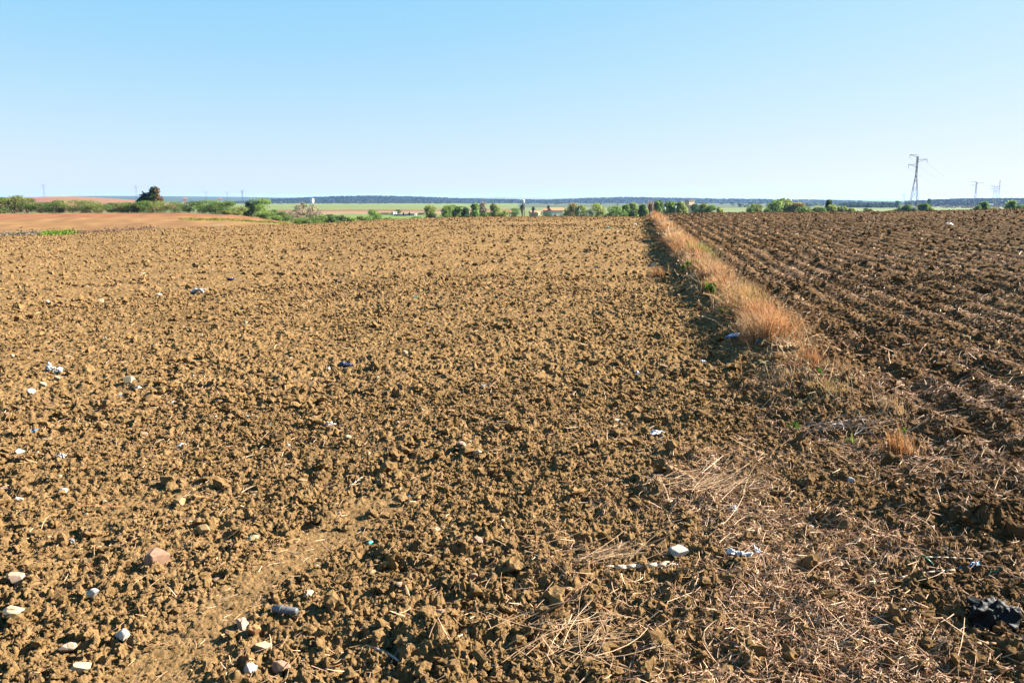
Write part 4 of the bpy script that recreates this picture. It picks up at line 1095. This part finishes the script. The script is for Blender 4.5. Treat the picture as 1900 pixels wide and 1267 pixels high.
tree(281, 347, 17, 262, 'm', 'tall dark tree with sunlit right side coloured russet, rising above the hedge', 'tall_tree', zb=-3.3, russet=True,
     lobes=[(6 * _w, 0, _h * .88, 8 * _w, _h * .12), (5 * _w, 0, _h * .7, 9 * _w, _h * .16), (8 * _w, 1, _h * .55, 8 * _w, _h * .2), (2 * _w, 1, _h * .78, 7 * _w, _h * .16), (-3 * _w, 0, _h * .62, 6 * _w, _h * .22), (-12 * _w, 0, _h * .68, 4.5 * _w, _h * .12), (-12 * _w, 0, _h * .48, 6 * _w, _h * .2), (-19 * _w, 0, _h * .52, 4.5 * _w, _h * .12), (-19 * _w, 0, _h * .38, 5 * _w, _h * .15), (0, 0, _h * .32, 14 * _w, _h * .25)])
# bare shrub at the far end of the grass strip
def bare_shrub(u, vb, hpx, label):
    x, y = on_soil(u, vb); sc = scale_at(x, y); h = hpx * sc; z = float(z_soil(x, y)[0])
    b = MB()
    for i in range(26):
        a = random.uniform(0, 6.28); k = random.uniform(.05, .22) * h; m = (math.cos(a) * k * .4, math.sin(a) * k * .4, h * random.uniform(.3, .6)); b.bar((0, 0, -.05), m, .02, .014, 4)
        for _ in range(4):
            q = (m[0] + random.uniform(-.12, .12) * h, m[1] + random.uniform(-.12, .12) * h, min(h, m[2] + random.uniform(.2, .45) * h)); b.bar(m, q, .014, .006, 4)
    tag(b.build('bare_shrub', plain('grey_twigs', (.38, .28, .21), .9, .2, 3), None, False, (x, y, z)), label, 'shrub')
bare_shrub(1207, 408, 34, 'bare greyish twiggy shrub at the far end of the grass strip')
# weeds in the dip below the orange field
def weed_patch(pts, n, h, cols, label, name):
    Vs, Fs, Cs, off = [], [], [], 0
    for _ in range(n):
        u, r = random.choice(pts); u += random.gauss(0, 9); r += random.gauss(0, 2.0)
        x, y = far_pt(u, r); z = float(max(z_far(x, y), z_smooth(np.array(x), np.array(y))))
        m = 24; P = rng.normal(0, .45, (m, 3)) * np.array((.8, .8, h * .6)) + np.array((x, y, z + h * .35))
        V, F, c = leaves(P, np.full(m, .13), np.array(random.choice(cols)) * rng.uniform(.7, 1.3, (m, 1)))
        Vs.append(V); Fs.append(F + off); Cs.append(c); off += len(V)
    o = put(name, mesh(name, np.concatenate(Vs), np.concatenate(Fs), LEAF, col=np.concatenate(Cs)))
    tag(o, label, 'weeds', kind='stuff')
weed_patch([(u, 111) for u in range(-40, 66, 8)], 90, .9, [(.34, .25, .19), (.28, .19, .12), (.20, .2, .1)], 'greyish brown weeds along the dip below the orange field', 'weeds')
weed_patch([(u, 110) for u in range(80, 125, 6)], 80, .8, [(.14, .26, .03), (.2, .32, .04)], 'bright green weeds in the dip below the orange field', 'weeds')
weed_patch([(u, 111) for u in range(140, 280, 8)], 60, .6, [(.34, .2, .13), (.26, .17, .1)], 'reddish brown weeds at the right end of the dip', 'weeds')
weed_patch([(u, 150 + (430 - u) * .05) for u in range(345, 540, 10)], 120, .35, [(.36, .28, .06), (.28, .26, .06)], 'yellow green weeds along the right end of the orange field', 'weeds')

# ------------------------------------------------------------------ buildings
def house(u, vbase_r, wpx, hpx, wall, roof, label, vtop, dpx=None, gable=True, roofh=.35, cat='house', name='house', rot=0.0, door=True):
    r = vbase_r; x, y = far_pt(u, r); m = r / FPX
    zb = float(z_far(x, y)); zt = CAM_H + elev(u, vtop) * r
    w = wpx * m; d = (dpx * m) if dpx else w * .7; H = zt - zb
    wh = H - (w * roofh * .5 if gable else .25)
    root = empty(name, (x, y, zb), rot - az_of_u(u)); tag(root, label, cat)
    b = MB(); b.box((0, 0, wh / 2 - .3), (w, d, wh + .6)); b.build('wall', wall, root)
    b = MB(); ov = .35
    if gable:
        e = wh; t = H; hd = d / 2 + ov; hw = w / 2 + ov
        b.add([(-hw, -hd, e - .1), (hw, -hd, e - .1), (hw, 0, t), (-hw, 0, t), (-hw, hd, e - .1), (hw, hd, e - .1), (-hw, -hd, e - .3), (hw, -hd, e - .3), (hw, hd, e - .3), (-hw, hd, e - .3)],
              [(0, 1, 2, 3), (3, 2, 5, 4), (6, 9, 8, 7), (0, 6, 7, 1), (4, 5, 8, 9)]); b.F3 += [[0, 3, 4], [1, 5, 2]]; b.F4 += [[0, 4, 9, 6], [1, 7, 8, 5]]
    else: b.box((0, 0, wh + .12), (w + .5, d + .5, .25))
    b.build('roof', roof, root)
    nwin = max(1, min(4, int(w / 3)))
    for i in range(nwin):
        b = MB(); cx = -w / 2 + (i + .5) * w / nwin
        if door and i == nwin // 2: b.box((cx, -d / 2 - .03, 1.0), (.95, .12, 2.1)); b.build('door', GLASSD, root)
        else: b.box((cx, -d / 2 - .03, min(wh * .62, 1.7)), (1.0, .12, 1.1)); b.build('window', GLASSD, root)
    return root
house(1032, 440, 25, 11, WHITE, TILE, 'white house with red tiled roof among trees', 385.5, 18, rot=.45)
house(1014, 446, 12, 9, PINKW, TILE, 'low annex with orange roof on the left of the red roofed house', 388, 14, name='annex')
house(993, 450, 20, 8, PINKW, TILE, 'long pinkish house right of the palms', 391, 10, roofh=.25, rot=.35)
house(998.5, 430, 6, 9, CREAMW, CREAMW, 'narrow cream gabled outbuilding in front of the pinkish house', 393.5, 6, rot=.9, name='outbuilding', cat='outbuilding')
house(947, 440, 8, 8, WHITE, TILE, 'tiny white house with reddish roof left of the water tank', 392, 6, rot=.9)
house(730, 545, 9, 6, WHITE, WHITE, 'small white shed left in the farm yard', 393.5, 7, False, rot=.8, name='shed', cat='shed')
house(742, 520, 24, 5, GREYW, GREYROOF, 'low grey roofed shed in the middle of the farm yard', 397.3, 14, False, name='shed', cat='shed')
house(759, 530, 15, 5, GREYW, DARKROOF, 'long dark roofed shed on the right of the farm yard', 396.5, 12, False, name='shed', cat='shed')
house(769, 520, 5.5, 7, WHITE, WHITE, 'upright white gable wall building at the right end of the farm yard', 396, 5, False, rot=.9, name='shed', cat='shed')
house(1280, 420, 13, 10, PINKW, PINKW, 'square pink two storey house on the right of the tree row', 371.5, 10, False, rot=.75, door=False)
house(1278, 405, 22, 5, PINKW, CREAMW, 'low pinkish wing in front of the square pink house', 380.5, 9, False, rot=.5, name='annex')
house(579, 2690, 4.4, 7, WHITE, WHITE, 'white tower like building at the foot of the left olive hill', 368.3, 6, False, rot=.8, name='tower_house', door=False)
house(522, 2200, 3, 2.5, WHITE, WHITE, 'tiny white building left of the white tower like building', 373, 3, False, name='far_house', door=False)
house(1336, 2650, 4, 6, WHITE, WHITE, 'slim white building at the foot of the olive hill right of the pink house', 370.5, 4, False, name='tower_house', door=False)
house(1567, 2650, 3, 4, WHITE, WHITE, 'white far building between the columnar tree and the large pylon', 371.5, 3, False, name='far_house', door=False)
house(344, 1300, 6, 4, PINKW, TILE, 'pinkish far farmhouse above the hedge right of the russet tree', 367.8, 5, name='far_house', door=False)
house(409, 1300, 5, 3.5, WHITE, TILE, 'white far farmhouse above the right end of the hedge', 367.8, 5, name='far_house', door=False)
house(789, 700, 2.6, 4, WHITE, WHITE, 'white hut left of the feathery pale green tree', 386, 3, False, name='hut', cat='hut', door=False)
house(885, 400, 2.6, 4, WHITE, WHITE, 'white hut right beside the tallest green tree', 385, 3, False, name='hut', cat='hut', door=False)
house(1839, 600, 6, 2.6, WHITE, GREYROOF, 'low white shed on the blue hillside near the right edge', 378.3, 4, name='shed', cat='shed', door=False)
house(1146, 700, 4, 4, WHITE, WHITE, 'white hut above the round green tree left of the strip end', 378, 3, False, name='hut', cat='hut', door=False)
for u, lb in ((665, 'left of two tiny white far buildings along the green field'), (671, 'right of two tiny white far buildings along the green field'), (711, 'lone tiny white far building under the crest of the olive hill')):
    house(u, 2300, 1.8, 2, WHITE, WHITE, lb, 375.2, 2, False, name='far_house', door=False)

# water tank on legs, palms
def water_tank():
    r = 420; u = 971; x, y = far_pt(u, r); m = r / FPX; zb = float(z_far(x, y)); zt = CAM_H + elev(u, 370.5) * r; zl = CAM_H + elev(u, 376.5) * r
    root = empty('water_tank', (x, y, zb)); tag(root, 'white water tank on tall legs behind the palms', 'water tank')
    R_ = 2.7 * m
    b = MB(); b.lathe([(0, zl - zb), (R_, zl - zb), (R_, zt - zb - .25), (R_ * .5, zt - zb), (0, zt - zb)], n=18); b.build('tank', WHITE, root)
    for k in range(4):
        a = k * math.pi / 2 + .5; b = MB(); b.bar((math.cos(a) * R_ * 1.15, math.sin(a) * R_ * 1.15, -.3), (math.cos(a) * R_ * .9, math.sin(a) * R_ * .9, zl - zb), .12, .1, 6); b.build('leg', STEEL, root)
    b = MB()
    for hz in (.35, .7):
        for k in range(4):
            a = k * math.pi / 2 + .5; c = a + math.pi / 2; q = R_ * 1.0; b.bar((math.cos(a) * q, math.sin(a) * q, (zl - zb) * hz), (math.cos(c) * q, math.sin(c) * q, (zl - zb) * hz), .06)
    b.build('brace', STEEL, root)
water_tank()
def palm(u, r, vtop, wpx, label, skirt):
    x, y = far_pt(u, r); m = r / FPX; zb = float(z_far(x, y)); H = CAM_H + elev(u, vtop) * r - zb; w = wpx * m
    root = empty('palm_tree', (x, y, zb)); tag(root, label, 'palm tree')
    b = MB(); b.bar((0, 0, -.2), (.15, 0, H - w * .6), .34, .26, 8); b.build('trunk', BARK, root, True)
    Vs, Fs, off = [], [], 0
    for i in range(60):
        a = random.uniform(0, 6.28); up = random.uniform(-.9, 1.0); P = []
        for f in np.linspace(0, 1, 6): P.append((math.cos(a) * w * f * math.cos(up * .8), math.sin(a) * w * f * math.cos(up * .8), H - w * .55 + w * (up * f - .55 * f * f)))
        P = np.array(P); s = np.array((-math.sin(a), math.cos(a), 0)) * w * .13
        tp = np.array([.3, .9, 1, .9, .6, .1])[:, None]
        V = np.stack([P - s * tp, P + s * tp], 1).reshape(-1, 3); F = np.array([(2 * j, 2 * j + 1, 2 * j + 3, 2 * j + 2) for j in range(5)])
        Vs.append(V); Fs.append(F + off); off += len(V)
    V = np.concatenate(Vs)
    put('crown', mesh('crown', V, np.concatenate(Fs), LEAF, col=np.tile(np.array((.055, .075, .025)), (len(V), 1)) * rng.uniform(.7, 1.3, (len(V), 1))), root)
    if skirt:
        b2 = MB(); b2.lathe([(.3, H * .3), (w * .35, H * .45), (w * .5, H - w), (.3, H - w * .6)], n=10); b2.build('dead_frond_skirt', plain('dead_fronds', (.16, .12, .07), .9, .4, 3, bump=.6), root)
palm(969, 410, 378, 6, 'shaggy palm below the white water tank', True)
palm(989.5, 420, 382.5, 5, 'palm right of the water tank in front of the pinkish house', True)
palm(1018, 450, 380.5, 4.5, 'palm behind the red roofed house', False)

# small white roadside things seen against the trees
def marker(u, r, vtop, vb, label):
    x, y = far_pt(u, r); m = r / FPX; zb = float(z_far(x, y)); zt = CAM_H + elev(u, vtop) * r - zb; zk = CAM_H + elev(u, vb) * r - zb
    root = empty('marker_post', (x, y, zb)); tag(root, label, 'marker post')
    b = MB(); b.bar((0, 0, -.2), (0, 0, zt - .2), .1, .1, 8); b.build('post', STEEL, root)
    b = MB(); b.lathe([(0, zk), (1.0 * m, zk + .1), (1.6 * m, (zk + zt) / 2), (1.2 * m, zt - .15), (0, zt)], n=14); b.build('globe', WHITE, root, True)
marker(1234, 230, 384.5, 390, 'left of two white topped marker posts by the trees right of the strip end')
marker(1254, 232, 381.5, 387.5, 'right of two white topped marker posts by the trees right of the strip end')
def aframe():
    r = 260; u = 1075; x, y = far_pt(u, r); m = r / FPX; zb = float(z_far(x, y)); zt = CAM_H + elev(u, 388) * r - zb
    b = MB(); w = 2.2 * m
    b.bar((-w, 0, zt - 5 * m), (0, 0, zt), .12, .1, 6); b.bar((w, 0, zt - 5 * m), (0, 0, zt), .12, .1, 6); b.bar((-w * .5, 0, zt - 2.5 * m), (w * .5, 0, zt - 2.5 * m), .08); b.bar((0, 0, -.2), (0, 0, zt - 2.5 * m), .05)
    tag(b.build('white_frame', WHITE, None, False, (x, y, zb)), 'white pointed frame standing in front of the pale trees', 'frame')
aframe()

# ------------------------------------------------------------------ pylons
def pylon(u, r, vtop, label, basew=4.2, topw=.8, arms=((.97, -1, 2.2), (.91, 1, 2.6), (.83, -1, 2.4)), waist=.68, t=.07, rot=.35, peak=False):
    x, y = far_pt(u, r); zb = float(z_far(x, y)); H = CAM_H + elev(u, vtop) * r - zb
    root = empty('power_pylon', (x, y, zb), rot - az_of_u(u)); tag(root, label, 'pylon', )
    def half(f): return basew / 2 + (topw / 2 - basew / 2) * min(1, f / waist)
    lv = [0, .14, .27, .39, .50, .59, .68, .74, .80, .86, .92, .97]
    cs = ((-1, -1), (1, -1), (1, 1), (-1, 1))
    for a, c in cs:
        b = MB()
        for f0, f1 in zip(lv[:-1], lv[1:]): b.bar((a * half(f0), c * half(f0), H * f0 - (.4 if f0 == 0 else 0)), (a * half(f1), c * half(f1), H * f1), t, n=4)
        b.build('leg', STEEL, root)
    b = MB()
    for i, (f0, f1) in enumerate(zip(lv[:-1], lv[1:])):
        for k in range(4):
            (a, c), (d, e) = cs[k], cs[(k + 1) % 4]
            if i % 2 == 0: b.bar((a * half(f0), c * half(f0), H * f0), (d * half(f1), e * half(f1), H * f1), t * .75, n=4)
            else: b.bar((d * half(f0), e * half(f0), H * f0), (a * half(f1), c * half(f1), H * f1), t * .75, n=4)
            if i > 5: b.bar((a * half(f1), c * half(f1), H * f1), (d * half(f1), e * half(f1), H * f1), t * .5, n=4)
    if peak: b.bar((0, 0, H * .95), (0, 0, H * 1.04), t, t * .5, 4)
    b.build('lattice', STEEL, root)
    for f, s, L in arms:
        z = H * f; b = MB(); hw = topw / 2
        for c in (-1, 1):
            b.bar((s * hw, c * hw, z), (s * (hw + L), 0, z + .15), t * .8, n=4); b.bar((s * hw, c * hw, z - H * .03), (s * (hw + L), 0, z + .15), t * .6, n=4)
        am = b.build('cross_arm', STEEL, root)
        b = MB(); b.lathe([(.04, 0), (.11, -.1), (.05, -.2), (.11, -.3), (.05, -.4), (.11, -.5), (.05, -.6), (.1, -.7), (.03, -1.0)], (s * (hw + L), 0, z + .1), 8); b.build('insulator', INSUL, am)
    return root
P0 = pylon(1696, 300, 286, 'large lattice pylon rising from the trees at right', 4.0, .4, ((.985, -1, 2.2), (.925, 1, 2.7), (.86, -1, 2.4)), t=.07, rot=.25, waist=.72)
TWO = ((.97, -1, 3), (.97, 1, 3), (.88, -1, 3.5), (.88, 1, 3.5))
pylon(1809, 640, 336, 'slim pylon between the large pylon and the right pair', 2.4, .6, ((.98, -1, 3), (.94, 1, 4), (.88, -1, 3.2)), t=.06)
pylon(1852, 900, 333, 'tallest of the far pylons near the right edge, with wide arms', 3.6, .7, ((.80, -1, 8), (.80, 1, 8), (.62, 1, 7), (.62, -1, 7)), t=.042, peak=True)
pylon(1845, 980, 345, 'shorter pylon just left of the tallest far pylon', 5, 2.6, TWO, t=.06)
pylon(1677, 1100, 359.5, 'tiny far pylon left of the large pylon', 5, 1, TWO, t=.042)
pylon(83, 1250, 341, 'far pylon standing on the red hill at left', 6, 1.4, TWO, t=.042)
pylon(254, 1400, 343, 'far pylon left of the russet tree', 5, 1.2, TWO, t=.042)
pylon(383, 1500, 354, 'far thin pylon above the middle of the hedge', 5, 1.2, TWO, t=.042)
pylon(422, 1700, 354.5, 'far thin pylon above the right end of the hedge', 5, 1.2, TWO, t=.042)
pylon(450, 1500, 353, 'far pylon left of the round green tree', 5, 1.2, TWO, t=.1)

# wires from the large pylon to the slim one
def wire(a, b_, sag, label):
    b = MB(); f = np.linspace(0, 1, 25); P = [np.array(a) * (1 - t) + np.array(b_) * t - np.array((0, 0, sag * 4 * t * (1 - t))) for t in f]
    o = np.array(a)
    for p, q in zip(P[:-1], P[1:]): b.bar(p - o, q - o, .022, n=4)
    tag(b.build('power_line', STEEL, None, True, a), label, 'power line')
def tip(u, r, vtop, f, s, L, topw, rot):
    x, y = far_pt(u, r); zb = float(z_far(x, y)); H = CAM_H + elev(u, vtop) * r - zb; a = rot - az_of_u(u); q = s * (topw / 2 + L)
    return (x + q * math.cos(a), y + q * math.sin(a), zb + H * f - .9)
for (f, sd, L1, f2, L2), lb in zip(((.985, -1, 2.2, .98, 3), (.925, 1, 2.7, .94, 4), (.86, -1, 2.4, .88, 3.2)), ('top', 'right hand', 'lowest')):
    wire(tip(1696, 300, 286, f, sd, L1, .4, .25), tip(1809, 640, 336, f2, sd, L2, .6, .35), 4.5, lb + ' faint wire between the large pylon and the slim pylon')

# ------------------------------------------------------------------ haze
b = MB(); b.box((0, 3300, 20), (19000, 13000, 62))
hz, N, L, pb = new_mat('haze'); N.remove(pb)
pv = N.new('ShaderNodeVolumePrincipled'); pv.inputs['Density'].default_value = 0.00005; pv.inputs['Color'].default_value = (.30, .55, 1, 1); pv.inputs['Anisotropy'].default_value = .2
L.new(pv.outputs[0], N['Material Output'].inputs['Volume'])
hb = b.build('haze', hz); tag(hb, kind='stuff')
